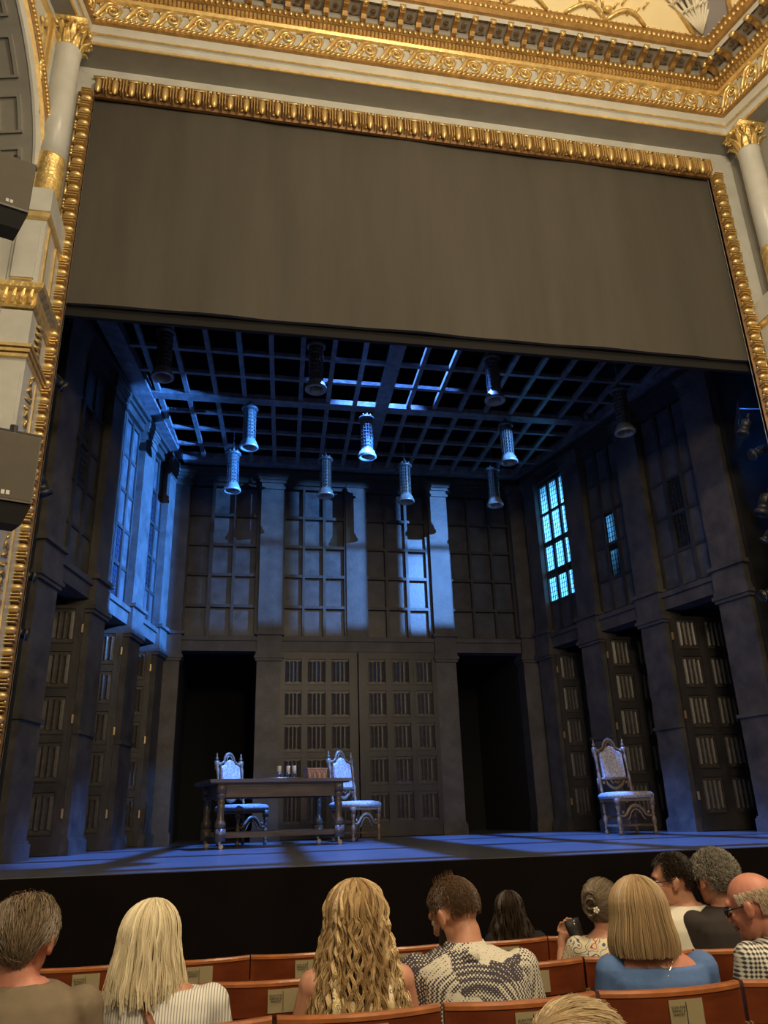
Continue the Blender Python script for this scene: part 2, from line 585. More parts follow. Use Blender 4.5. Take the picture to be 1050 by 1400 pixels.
def place(me, name, parent, o, x, y, z):
    ob = bpy.data.objects.new(name, me)
    COL.objects.link(ob)
    ob.parent = parent
    o = Vector(o); x = Vector(x); y = Vector(y); z = Vector(z)
    ob.matrix_world = Matrix(((x.x, y.x, z.x, o.x), (x.y, y.y, z.y, o.y), (x.z, y.z, z.z, o.z), (0, 0, 0, 1)))
    return ob
def frame_side(name, fr, L, w, n_it, label):
    t = bpy.data.objects.new(name, None); COL.objects.link(t); struct(t, label)
    per = L / n_it
    gilt_run(t, fr, L, w, per, n_it)
    for i in range(n_it):
        s = per * (i + .5)
        for me, nm, ds, ws in ((EGG, 'egg', -.25, .40), (DART, 'dart', .25, .46)):
            c = Vector(fr(s + ds * per, w * .35, .075))
            X = (Vector(fr(s + 1, 0, 0)) - Vector(fr(s, 0, 0)))
            A = (Vector(fr(s, 1, 0)) - Vector(fr(s, 0, 0)))
            Nn = (Vector(fr(s, 0, 1)) - Vector(fr(s, 0, 0)))
            place(me, nm, t, c, X * per * ws, A * w * .74, Nn * .10)
    return t
YF = 7.95
frame_side('trim_1', lambda s, a, n: (-2.0 + s, YF - n, 9.05 + a), 8.7, .33, 42, 'gilded egg-and-dart moulding along the top of the stage opening')
frame_side('trim_2', lambda s, a, n: (-2.0 - a, YF - n, s), 9.06, .19, 44, 'gilded egg-and-dart moulding up the left side of the stage opening')
frame_side('trim_3', lambda s, a, n: (6.7 + a, YF - n, s), 9.06, .20, 44, 'gilded egg-and-dart moulding up the right side of the stage opening')

# ---- entablature swept round the proscenium and its two returns
def path_pts(o, z, ends=(6.0, 6.0)):
    yo = 7.6 - o
    xl = -2.07 + (o - o * math.sin(aL)) / math.cos(aL)
    xr = 6.87 - (o - o * math.sin(aR)) / math.cos(aR)
    l = (xl - ends[0] * math.sin(aL), yo - ends[0] * math.cos(aL), z)
    r = (xr + ends[1] * math.sin(aR), yo - ends[1] * math.cos(aR), z)
    return [l, (xl, yo, z), (xr, yo, z), r]
def sweep(name, m, prof, parent):
    b = MB()
    cols = [path_pts(o, z) for o, z in prof]
    for k in range(3):
        for i in range(len(prof) - 1):
            a = len(b.v)
            b.v += [cols[i][k], cols[i][k + 1], cols[i + 1][k + 1], cols[i + 1][k]]
            b.f.append((a, a + 1, a + 2, a + 3))
    return b.build(name, m, parent)
ent = bpy.data.objects.new('trim_4', None); COL.objects.link(ent)
struct(ent, 'grey and gold entablature running over the stage opening and along both side walls')
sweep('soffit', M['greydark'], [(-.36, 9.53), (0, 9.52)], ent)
sweep('architrave', M['grey'], [(0, 9.52), (0, 9.66), (.03, 9.67), (.03, 9.84), (.0, 9.86)], ent)
sweep('gold_fillet', M['gold'], [(.0, 9.515), (.02, 9.515), (.02, 9.55), (0, 9.55)], ent)
sweep('gold_fillet', M['gold'], [(.03, 9.665), (.045, 9.675), (.045, 9.69), (.03, 9.70)], ent)
sweep('twist_band', M['golddark'], [(.03, 9.84), (.07, 9.85), (.07, 9.93), (.04, 9.98), (.0, 9.99)], ent)
sweep('frieze', M['grey'], [(0, 9.98), (0, 10.31)], ent)
sweep('gold_fillet', M['gold'], [(0, 10.29), (.04, 10.30), (.06, 10.34), (.05, 10.35)], ent)
sweep('dentil_bed', M['golddark'], [(.05, 10.34), (.05, 10.44), (.09, 10.45), (.10, 10.56)], ent)
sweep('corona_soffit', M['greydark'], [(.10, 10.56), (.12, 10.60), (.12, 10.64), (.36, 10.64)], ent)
sweep('corona', M['grey'], [(.36, 10.62), (.37, 10.70)], ent)
sweep('gold_cornice', M['golddark'], [(.37, 10.70), (.41, 10.71), (.44, 10.77), (.44, 10.83), (.47, 10.85), (.47, 10.88), (.45, 10.90)], ent)
def along(o, z, sp, start=None):
    """stations along the three runs: (point, tangent, normal)"""
    P = [Vector(p) for p in path_pts(o, z, (1.8, 4.0))]
    out = []
    for k in range(3):
        a, c = P[k], P[k + 1]
        L = (c - a).length
        n = max(1, int(round(L / sp)))
        t = (c - a).normalized()
        nn = Vector((t.y, -t.x, 0))
        for i in range(n):
            out.append((a + t * (L * (i + .5) / n), t, nn, L / n))
    return out
# small ornaments: rows of dentils, eggs and bead twists (too many and small to part)
b = MB()
for p, t, n, sp in along(.05, 10.36, .055):
    b.hexa([tuple(p + t * (i * .016) + n * d + Vector((0, 0, z))) for z in (0, .07) for i, d in ((-1, 0), (1, 0), (1, .035), (-1, .035))])
b.build('dentil_row', M['gold'], ent, kind='stuff')
b = MB()
for p, t, n, sp in along(.11, 10.50, .075):
    b.ell(tuple(p), (.026, .026, .042), 6, 4)
b.build('egg_row', M['gold'], ent, True, kind='stuff')
b = MB()
for p, t, n, sp in along(.075, 9.90, .07):
    b.bar(tuple(p - t * .035 - Vector((0, 0, .03))), tuple(p + t * .035 + Vector((0, 0, .03))), .02, .03, tuple(n))
for p, t, n, sp in along(.05, 9.965, .06):
    b.ell(tuple(p), (.02, .02, .014), 6, 4)
b.build('twist_row', M['gold'], ent, True, kind='stuff')
b = MB()
for p, t, n, sp in along(.445, 10.80, .075):
    b.ell(tuple(p), (.028, .028, .036), 6, 4)
for p, t, n, sp in along(.475, 10.87, .1):
    b.ell(tuple(p), (.035, .02, .012), 6, 4)
b.build('cornice_beading', M['gold'], ent, True, kind='stuff')
# frieze scroll piece
def scroll_mesh():
    b = MB()
    pts = []
    for i in range(22):
        t = i / 21.0
        a = R(200) - t * R(560)
        r = .095 - .07 * t
        pts.append((.07 + r * math.cos(a), -.008 - .012 * t, .0 + r * math.sin(a)))
    b.tube(pts, [.021 - .009 * i / 21 for i in range(22)], 5)
    b.tube([(-.19, -.005, -.13), (-.13, -.02, -.10), (-.07, -.02, .0), (-.03, -.02, .08), (.02, -.012, .12), (.07, -.01, .11)], [.012, .026, .03, .028, .022, .012], 5)
    b.tube([(-.14, -.005, -.13), (-.08, -.02, -.12), (-.03, -.02, -.05), (-.02, -.015, .0)], [.01, .018, .016, .008], 4)
    b.tube([(-.19, -.0, .10), (-.14, -.015, .12), (-.09, -.015, .09), (-.10, -.01, .05)], [.01, .018, .015, .008], 4)
    b.tube([(.15, -.01, .08), (.17, -.015, .02), (.13, -.015, -.08), (.06, -.01, -.125)], [.008, .017, .017, .008], 4)
    b.ell((.07, -.03, 0), (.022, .02, .022), 6, 4)
    return b.mesh('scroll', M['gold'], True)
SCR = scroll_mesh()
for p, t, n, sp in along(.0, 10.14, .37):
    place(SCR, 'scroll', ent, p, t * (sp / .37), -n * 1.4, Vector((0, 0, 1.12)))
def modillion_mesh():
    b = MB()
    prof = [(0, -.10), (.05, -.10), (.09, -.06), (.13, -.055), (.20, -.07), (.23, -.05), (.24, .0), (0, .0)]
    b.rings([[(x, -d, z) for d, z in prof] for x in (-.035, .035)])
    return b.mesh('modillion', M['golddark'])
def rosette_mesh():
    b = MB()
    b.box((-.07, -.23, -.012), (.07, -.20, .0)); b.box((-.07, -.03, -.012), (.07, 0, .0))
    for k in range(6):
        a = k * PI / 3
        b.ell((.026 * math.cos(a), -.115 + .026 * math.sin(a), -.012), (.02, .02, .014), 6, 4)
    b.ell((0, -.115, -.022), (.014, .014, .014), 6, 4)
    return b.mesh('rosette', mat('bronze_rosette', (.16, .10, .05), .5, .3), True)
MOD, ROS = modillion_mesh(), rosette_mesh()
cap = MB(); cap.box((-.04, -.27, -.05), (.04, -.235, .0)); cap.ell((0, -.25, -.05), (.035, .03, .025), 6, 4)
CAPM = cap.mesh('modillion_leaf', M['gold'], True)
for p, t, n, sp in along(.12, 10.64, .26):
    place(MOD, 'modillion', ent, p - t * sp * .25, t, -n, (0, 0, 1))
    place(CAPM, 'modillion_leaf', ent, p - t * sp * .25, t, -n, (0, 0, 1))
    place(ROS, 'rosette', ent, p + t * sp * .25, t * .9, -n, (0, 0, 1))

# ---- coved ceiling above the cornice
ceil = bpy.data.objects.new('ceiling', None); COL.objects.link(ceil); struct(ceil, 'coved auditorium ceiling painted cream and grey with gilt ribs')
Q = [Vector(p) for p in path_pts(.45, 10.90, (5, 5))]
def cove(o): # rise over the offset
    return 10.90 + (o - .45) * .75
def cp(k, s, o):
    """point on the cove: run k (0 left,1 front,2 right), distance s from its left end, offset o"""
    P = [Vector(p) for p in path_pts(o, cove(o), (5, 5))]
    B = [Vector(p) for p in path_pts(.45, 10.9, (5, 5))]
    t = (B[k + 1] - B[k]).normalized()
    n = Vector((t.y, -t.x, 0))
    return B[k] + t * s + n * (o - .45) + Vector((0, 0, cove(o) - 10.9))
b = MB()
cols = [path_pts(o, cove(o), (5, 5)) for o in (.45, 3.2)]
a = 0
for k, m in ((0, 'greydark'), (1, 'greydark'), (2, 'greydark')):
    o_ = len(b.v)
    b.v += [cols[0][k], cols[0][k + 1], cols[1][k + 1], cols[1][k]]
    b.f.append((o_, o_ + 1, o_ + 2, o_ + 3))
b.box((-8, -4.5, 13.2), (13, 8, 13.3))
b.build('cove', mat('grey_lilac_ceiling_paint', (.27, .26, .27), .6), ceil)
LF = (Q[2] - Q[1]).length
# cream lunette on the front cove, springing near each corner
def lunette(k, s0, s1, h):
    pts = []
    n = 28
    for i in range(n + 1):
        t = i / n
        s = s0 + (s1 - s0) * t
        o = .45 + h * (1 - (2 * t - 1) ** 2)
        pts.append((s, o))
    b = MB()
    for (s, o) in pts:
        b.v.append(tuple(cp(k, s, .452) - Vector((0, 0, .012))))
        b.v.append(tuple(cp(k, s, o) - Vector((0, 0, .012))))
    for i in range(n):
        b.f.append((2 * i, 2 * i + 1, 2 * i + 3, 2 * i + 2))
    b.build('lunette', M['cream'], ceil)
    b = MB(); b.tube([cp(k, s, o) - Vector((0, 0, .03)) for s, o in pts], .035, 6); b.build('rib', M['gold'], ceil, True)
lunette(1, .12, LF - .18, 1.25)
lunette(2, .45, 4.8, 1.5)
# gilt foliage lying on the lower edge of the cream lunette
b = MB()
for cx in (3.4, 5.1, 6.6):
    for sgn in (-1, 1):
        pts = [cp(1, cx + sgn * t * .62, .47 + .16 * math.sin(t * 3.0) * (1 - .3 * t)) - Vector((0, 0, .05)) for t in [i / 9 for i in range(10)]]
        b.tube(pts, [.035 - .02 * abs(i - 3) / 9 for i in range(10)], 5)
        for q in range(5):
            c = cp(1, cx + sgn * (.08 + q * .11), .60 + .05 * math.sin(q * 2)) - Vector((0, 0, .05))
            b.tube([c, c + Vector((sgn * .03, -.05, .04)), c + Vector((sgn * .07, -.06, .05))], [.022, .016, .004], 4)
    b.ell(tuple(cp(1, cx, .58) - Vector((0, 0, .05))), (.07, .06, .05), 8, 5)
b.build('gilt_foliage', M['goldrelief'], ceil, True)
# white plaster fronds in the corner spandrel
b = MB()
rr = random.Random(3)
root = cp(1, LF - .10, .50) - Vector((0, 0, .03))
for i in range(13):
    t = i / 12.0
    if t < .62:
        tip = cp(1, LF - .15 - 1.45 * (1 - t / .62), 1.15 + .75 * (t / .62)) 
    else:
        tip = cp(2, .15 + .62 * ((t - .62) / .38), 2.0 - .5 * ((t - .62) / .38))
    tip = tip - Vector((0, 0, .03))
    pts = []
    for q in range(9):
        f = q / 8
        p = root.lerp(tip, f) - Vector((0, 0, .06 * math.sin(f * PI)))
        pts.append(p)
    b.tube(pts, [.028 - .016 * q / 8 for q in range(9)], 4)
    dr = (tip - root).normalized(); sd = dr.cross(Vector((0, -.5, .8))).normalized()
    for q in range(2, 9):
        for sg in (-1, 1):
            p = pts[q]
            b.tube([p, p + dr * .05 + sd * sg * .045, p + dr * .06 + sd * sg * .085 ], [.02, .019, .005], 4)
b.build('plaster_frond', M['white'], ceil, True)

# ---- columns
def acanthus(b, c, ang, r, z0, h, wd):
    RR = []
    ca, sa = math.cos(ang), math.sin(ang)
    for i, (t, out, ww) in enumerate(((0, 0, 1), (.4, .012, 1.1), (.75, .03, .9), (.95, .07, .7), (1.0, .10, .4), (.9, .12, .2))):
        rr_ = r + out
        z = z0 + h * t
        ring = []
        for s_, d in ((-1, 0), (-.4, .012), (0, .004), (.4, .012), (1, 0), (0, -.02)):
            x = c[0] + (rr_ + d) * ca - s_ * wd * ww * .5 * sa
            y = c[1] + (rr_ + d) * sa + s_ * wd * ww * .5 * ca
            ring.append((x, y, z))
        RR.append(ring)
    b.rings(RR)
def column(c, label, zb=6.76):
    t = bpy.data.objects.new('trim_5', None); COL.objects.link(t); struct(t, label)
    r = .155
    b = MB(); b.lathe([(r, zb + .66), (r * 1.0, 8.2), (r * .95, 9.1), (r * 1.02, 9.12), (r * 1.02, 9.15)], (c[0], c[1], 0), 28); b.build('shaft', M['grey'], t, True)
    b = MB(); b.lathe([(r * 1.18, zb), (r * 1.18, zb + .04), (r * 1.06, zb + .06), (r * 1.04, zb + .08), (r * 1.03, zb + .64), (r * 1.06, zb + .65), (r * 1.06, zb + .67)], (c[0], c[1], 0), 28); b.build('gilded_drum', M['goldrelief'], t, True)
    b = MB()
    b.lathe([(r * .85, 9.14), (r * .85, 9.3), (r * .95, 9.42), (r * 1.15, 9.48)], (c[0], c[1], 0), 16)
    for k in range(8):
        acanthus(b, c, k * PI / 4, r * .88, 9.14, .17, .11)
        acanthus(b, c, k * PI / 4 + PI / 8, r * .88, 9.17, .27, .10)
    for k in range(4):
        a = k * PI / 2 + PI / 4
        cx, cy = c[0] + math.cos(a) * r * 1.35, c[1] + math.sin(a) * r * 1.35
        pts = []
        for i in range(14):
            q = i / 13
            an = q * R(480)
            rad = .055 * (1 - .75 * q)
            pts.append((cx + math.cos(a) * rad * math.cos(an), cy + math.sin(a) * rad * math.cos(an), 9.43 + rad * math.sin(an)))
        b.tube(pts, .016, 5)
    s = r * 1.42
    b.box((c[0] - s, c[1] - s, 9.49), (c[0] + s, c[1] + s, 9.52))
    for k in range(4):
        a = k * PI / 2
        b.ell((c[0] + math.cos(a) * s, c[1] + math.sin(a) * s, 9.47), (.035, .035, .035), 6, 5)
    b.build('capital', M['goldrelief'], t, True)
    # pier beneath
    x0, x1, y0, y1 = c[0] - .17, c[0] + .15, 7.16, 7.9
    b = MB()
    b.box((x0 - .02, y0 - .02, zb - .30), (x1 + .02, y1, zb))
    b.box((x0 + .01, y0 + .02, 5.45), (x1 - .01, y1, zb - .40))
    b.box((x0 + .01, y0 + .02, 4.80), (x1 - .01, y1, 5.22))
    b.box((x0 + .0, y0 + .02, -1.3), (x1 - .0, y1, 4.66))
    b.build('pier', M['grey'], t)
    b = MB(); b.box((x0 + .05, y0 - .01, 5.60), (x1 - .05, y0 + .03, zb - .48)); b.box((x0 + .03, y0, 2.2), (x1 - .03, y0 + .03, 4.5)); b.build('raised_panel', M['grey'], t)
    b = MB()
    b.rings([[(x0 - d, y0 - d, z), (x1 + d, y0 - d, z), (x1 + d, y1, z), (x0 - d, y1, z)] for d, z in ((0, 5.24), (.02, 5.26), (.03, 5.40), (.08, 5.44), (.09, 5.49), (.06, 5.5))])
    for k in range(4):
        b.tube([(x0 + .04 + k * .08, y0 - .04, 5.27), (x0 + .05 + k * .08, y0 - .07, 5.33), (x0 + .07 + k * .08, y0 - .08, 5.41)], [.02, .028, .012], 5)
    b.build('leaf_cornice', M['goldrelief'], t)
    b = MB()
    b.rings([[(x0 - d, y0 - d, z), (x1 + d, y0 - d, z), (x1 + d, y1, z), (x0 - d, y1, z)] for d, z in ((0, zb - .40), (.02, zb - .38), (.03, zb - .33), (-.01, zb - .30))])
    for z in (4.66, 4.71, 4.76):
        b.box((x0 - .02 - (z - 4.66) * .3, y0 - .02 - (z - 4.66) * .3, z), (x1 + .02 + (z - 4.66) * .3, y1, z + .035))
    b.box((x0 + .06, y0 - .012, 5.575), (x1 - .06, y0 + .02, 5.59))
    for s_ in (x0 - .012, x1 - .008):
        b.box((s_, y0 + .10, 5.52), (s_ + .02, y0 + .14, zb - .42)); b.box((s_, y0 + .44, 5.52), (s_ + .02, y0 + .48, zb - .42))
        b.box((s_, y0 + .46, -.2), (s_ + .02, y0 + .50, 4.62))
    b.build('gilt_band', M['gold'], t)
    b = MB()
    rr = random.Random(5)
    for s_ in (x0 - .005, x1 + .005):
        for k in range(34):
            z = 1.6 + k * .09
            b.tube([(s_, y0 + .2 + .05 * math.sin(k), z), (s_ + .01, y0 + .26 + .05 * math.cos(k * 1.7), z + .05), (s_, y0 + .33 + .04 * math.sin(k * 2.1), z + .02)], [.012, .024, .01], 4)
        for k in range(5):
            b.tube([(s_, y0 + .2, 4.84 + k * .08), (s_ + .01, y0 + .3, 4.88 + k * .08), (s_, y0 + .4, 4.84 + k * .08)], [.012, .03, .01], 4)
    b.build('gilt_ornament', M['goldrelief'], t, True)
    return t
column((-2.24, 7.45), 'grey column with gilded capital left of the stage opening')
column((7.06, 7.5), 'grey column with gilded capital right of the stage opening')

# ---- splayed house walls beside the stage; the left one holds the arched box
def fH(s, n, z):   # left house wall, s towards the audience, n into the room
    return (-2.36 - s * math.sin(aL) + n * math.cos(aL), 7.4 - s * math.cos(aL) - n * math.sin(aL), z)
def fHR(s, n, z):
    return (7.22 + s * math.sin(aR) - n * math.cos(aR), 7.5 - s * math.cos(aR) - n * math.sin(aR), z)
hl = bpy.data.objects.new('wall_left_house', None); COL.objects.link(hl); struct(hl, 'grey and gilt side wall with the arched box at upper left')
cs, cz, ra = 2.37, 6.9, 2.30
b = MB()
arc = [(cs - ra * math.cos(a), cz + ra * math.sin(a)) for a in [PI * i / 36 for i in range(37)]]
def outp(s, z):
    # push out to the bounding rectangle
    dx, dz = s - cs, z - cz
    k = 1e9
    if dx < -1e-6: k = min(k, (-.5 - cs) / dx)
    if dx > 1e-6: k = min(k, (5.5 - cs) / dx)
    if dz > 1e-6: k = min(k, (9.55 - cz) / dz)
    return (cs + dx * k, cz + dz * k)
for (s, z) in arc:
    so, zo = outp(s, z)
    b.v.append(fH(s, 0, z)); b.v.append(fH(so, 0, zo))
for i in range(36):
    b.f.append((2 * i, 2 * i + 1, 2 * i + 3, 2 * i + 2))
b.hexa([fH(s, n, z) for z in (6.5, 6.9) for s, n in ((-.5, -.1), (cs - ra, -.1), (cs - ra, 0), (-.5, 0))])
b.box((-.5, -.15, -1.4), (8.5, 0, 6.5), fH)
b.box((5.3, -.15, 6.5), (9.5, 0, 12), fH)
b.box((-.5, -.15, 9.5), (8.5, -.02, 13.3), fH)
b.build('plaster_wall', M['grey'], hl)
b = MB()                                            # intrados with recessed coffers
RR = []
for (s, z) in arc:
    RR.append([fH(s, .0, z), fH(s, -.46, z)])
for r_ in RR:
    b.v += r_
for i in range(36):
    b.f.append((2 * i, 2 * i + 1, 2 * i + 3, 2 * i + 2))
b.hexa([fH(s, n, z) for z in (6.5, 6.9) for s, n in ((cs - ra - .02, -.46), (cs - ra, -.46), (cs - ra, 0), (cs - ra - .02, 0))])
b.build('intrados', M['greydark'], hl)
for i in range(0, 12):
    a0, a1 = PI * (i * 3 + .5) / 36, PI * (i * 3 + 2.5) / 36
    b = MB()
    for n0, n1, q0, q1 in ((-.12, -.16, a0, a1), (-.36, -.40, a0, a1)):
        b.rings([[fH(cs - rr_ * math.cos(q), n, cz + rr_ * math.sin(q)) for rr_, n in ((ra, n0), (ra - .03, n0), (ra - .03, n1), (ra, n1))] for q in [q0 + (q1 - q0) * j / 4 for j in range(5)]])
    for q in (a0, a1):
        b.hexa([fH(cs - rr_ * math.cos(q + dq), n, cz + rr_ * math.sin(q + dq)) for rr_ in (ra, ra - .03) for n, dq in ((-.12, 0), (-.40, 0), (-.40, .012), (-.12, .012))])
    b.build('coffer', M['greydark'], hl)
def arcband(name, m, r0, r1, n0, n1):
    b = MB()
    b.rings([[fH(cs - r_ * math.cos(a), n, cz + r_ * math.sin(a)) for r_, n in ((r0, 0), (r0, n1), (r1, n0), (r1, 0))] for a in [PI * i / 40 - .0 for i in range(41)]] )
    b.rings([[fH(cs - r_, n, z) for r_, n in ((r0, 0), (r0, n1), (r1, n0), (r1, 0))] for z in (6.3, 6.9)])
    b.build(name, m, hl)
arcband('archivolt', M['grey'], ra - .01, ra + .07, .05, .03)
arcband('archivolt', M['gold'], ra + .07, ra + .12, .07, .04)
arcband('archivolt', M['grey'], ra + .12, ra + .19, .05, .04)
arcband('archivolt', M['golddark'], ra + .19, ra + .27, .09, .06)
b = MB()
for i in range(90):
    a = PI * i / 180
    b.ell(fH(cs - (ra + .23) * math.cos(a), .08, cz + (ra + .23) * math.sin(a)), (.02, .02, .022), 5, 4)
b.build('archivolt_beading', M['gold'], hl, True, kind='stuff')
b = MB()
b.box((.18, 0, 7.85), (.23, .05, 9.32), fH); b.box((.28, 0, 8.05), (.32, .04, 9.28), fH)
b.box((.18, 0, 9.28), (3.0, .05, 9.33), fH)
b.build('spandrel_border', M['gold'], hl)
b = MB()
rr = random.Random(11)
for (s, z, q) in ((.36, 8.55, .16), (.52, 8.85, .2), (.42, 9.08, .14), (.75, 9.05, .18), (1.0, 9.18, .14), (.34, 8.3, .1)):
    pts = []
    for i in range(12):
        t = i / 11
        a = 2.2 + t * 5.5
        rad = q * (1 - .8 * t) * .6
        pts.append(fH(s + rad * math.cos(a), .03, z + rad * math.sin(a)))
    b.tube(pts, [.026 - .014 * i / 11 for i in range(12)], 5)
b.tube([fH(.30, .03, 8.05), fH(.33, .05, 8.3), fH(.42, .05, 8.6), (fH(.55, .05, 8.8)), fH(.8, .05, 9.0), fH(1.2, .03, 9.2)], [.015, .03, .035, .035, .03, .01], 5)
b.build('spandrel_ornament', M['goldrelief'], hl, True)
b = MB(); b.box((-.5, -1.4, -1.4), (6.5, -1.3, 12), fH); b.box((-.6, -1.4, 5.5), (-.5, -.1, 12), fH); b.build('box_interior', M['black'], hl)
hr = bpy.data.objects.new('wall_right_house', None); COL.objects.link(hr); struct(hr, 'grey side wall with gilt framed panel at upper right')
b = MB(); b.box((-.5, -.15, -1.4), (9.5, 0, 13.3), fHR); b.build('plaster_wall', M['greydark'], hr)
for (s0, s1, z0, z1) in ((.32, 2.4, 7.0, 9.2),):
    b = MB()
    for d, n, w_ in ((0, .05, .05), (.08, .03, .03)):
        b.box((s0 + d, 0, z0 + d), (s0 + d + w_, n, z1 - d), fHR); b.box((s1 - d - w_, 0, z0 + d), (s1 - d, n, z1 - d), fHR)
        b.box((s0 + d, 0, z0 + d), (s1 - d, n, z0 + d + w_), fHR); b.box((s0 + d, 0, z1 - d - w_), (s1 - d, n, z1 - d), fHR)
    b.build('gilt_panel_frame', M['gold'], hr)
b = MB(); b.box((-8, -4.6, -1.4), (13, -4.5, 13.3)); struct(b.build('wall_house_back', M['greydark']), None)
# ------------------------------------------------------------------ the stage set
def linenfold_mesh():
    b = MB()
    nxx = 13
    def h(x):
        return [0, .35, .9, .3, .2, 1.0, .25, .25, 1.0, .2, .3, .9, .35, 0][x] if x < 14 else 0
    xs = [i / (nxx) for i in range(nxx + 1)]
    zig = [0, 0, .5, 1, 1, .3, 0, 0, .3, 1, 1, .5, 0, 0]
    rows = []
    def row(zf, hs):
        rows.append([(x, -hs * h(i), zf(i)) for i, x in enumerate(xs)])
    row(lambda i: 0, 0)
    row(lambda i: .07 + .045 * zig[i], 0)
    row(lambda i: .08 + .045 * zig[i], .024)
    row(lambda i: .92 - .045 * zig[i], .024)
    row(lambda i: .93 - .045 * zig[i], 0)
    row(lambda i: 1, 0)
    for r_ in rows:
        b.v += r_
    k = nxx + 1
    for j in range(5):
        for i in range(nxx):
            b.f.append((j * k + i, j * k + i + 1, (j + 1) * k + i + 1, (j + 1) * k + i))
    return b.mesh('linenfold_panel', M['woodpanel'])
LIN = linenfold_mesh()
ROWS = [(.25, .79), (.90, 1.42), (1.51, 2.03), (2.13, 2.65), (2.75, 3.26)]
def linen_leaf(name, label, mtx, w, hgt, cols, hinge=None):
    """mtx: local x along the leaf, -y to the viewer, z up"""
    t = bpy.data.objects.new(name, None); COL.objects.link(t); t.matrix_world = mtx
    struct(t, label)
    b = MB()
    b.box((0, 0, 0.01), (w, .03, hgt))
    xs = [0] + [v for c in cols for v in c] + [w]
    for i in range(0, len(xs), 2):
        b.box((xs[i], -.038, 0.01), (xs[i + 1], 0, hgt))
    zs = [0.01] + [v for r_ in ROWS for v in r_] + [hgt]
    for i in range(0, len(zs), 2):
        for c in cols:
            b.box((c[0], -.036, zs[i]), (c[1], 0, zs[i + 1]))
    b.build('door_frame', M['wood'], t)
    for c in cols:
        for r_ in ROWS:
            o = bpy.data.objects.new('panel', LIN); COL.objects.link(o); o.parent = t
            m_ = .02
            o.location = (c[0] + m_, -.022, r_[0] + m_)
            o.scale = (c[1] - c[0] - 2 * m_, 1, r_[1] - r_[0] - 2 * m_)
            bb = MB()
            x0, x1, z0, z1 = c[0], c[1], r_[0], r_[1]
            bb.box((x0, -.04, z0), (x0 + .018, -.0, z1)); bb.box((x1 - .018, -.055, z0), (x1, 0, z1))
            bb.box((x0, -.042, z1 - .015), (x1, 0, z1)); bb.box((x0, -.05, z0), (x1, 0, z0 + .02))
            bb.build('panel_bead', M['wood'], t)
    if hinge is not None:
        for z in (.45, 1.65, 2.9):
            b = MB(); b.box((hinge - .012, -.07, z), (hinge + .012, -.04, z + .12)); b.build('hinge', M['brass'], t)
    return t
def mt(p, ang):
    return Matrix.Translation(Vector(p)) @ Matrix.Rotation(ang, 4, 'Z')
linen_leaf('door_1', 'left leaf of the tall linenfold double door at the back of the stage', mt((.97, 15.27, 0), 0), 1.49, 3.38, [(.07, .42), (.50, .88), (.96, 1.34)])
linen_leaf('door_2', 'right leaf of the tall linenfold double door at the back of the stage', mt((2.485, 15.27, 0), 0), 1.58, 3.38, [(.17, .55), (.64, 1.02), (1.11, 1.49)])

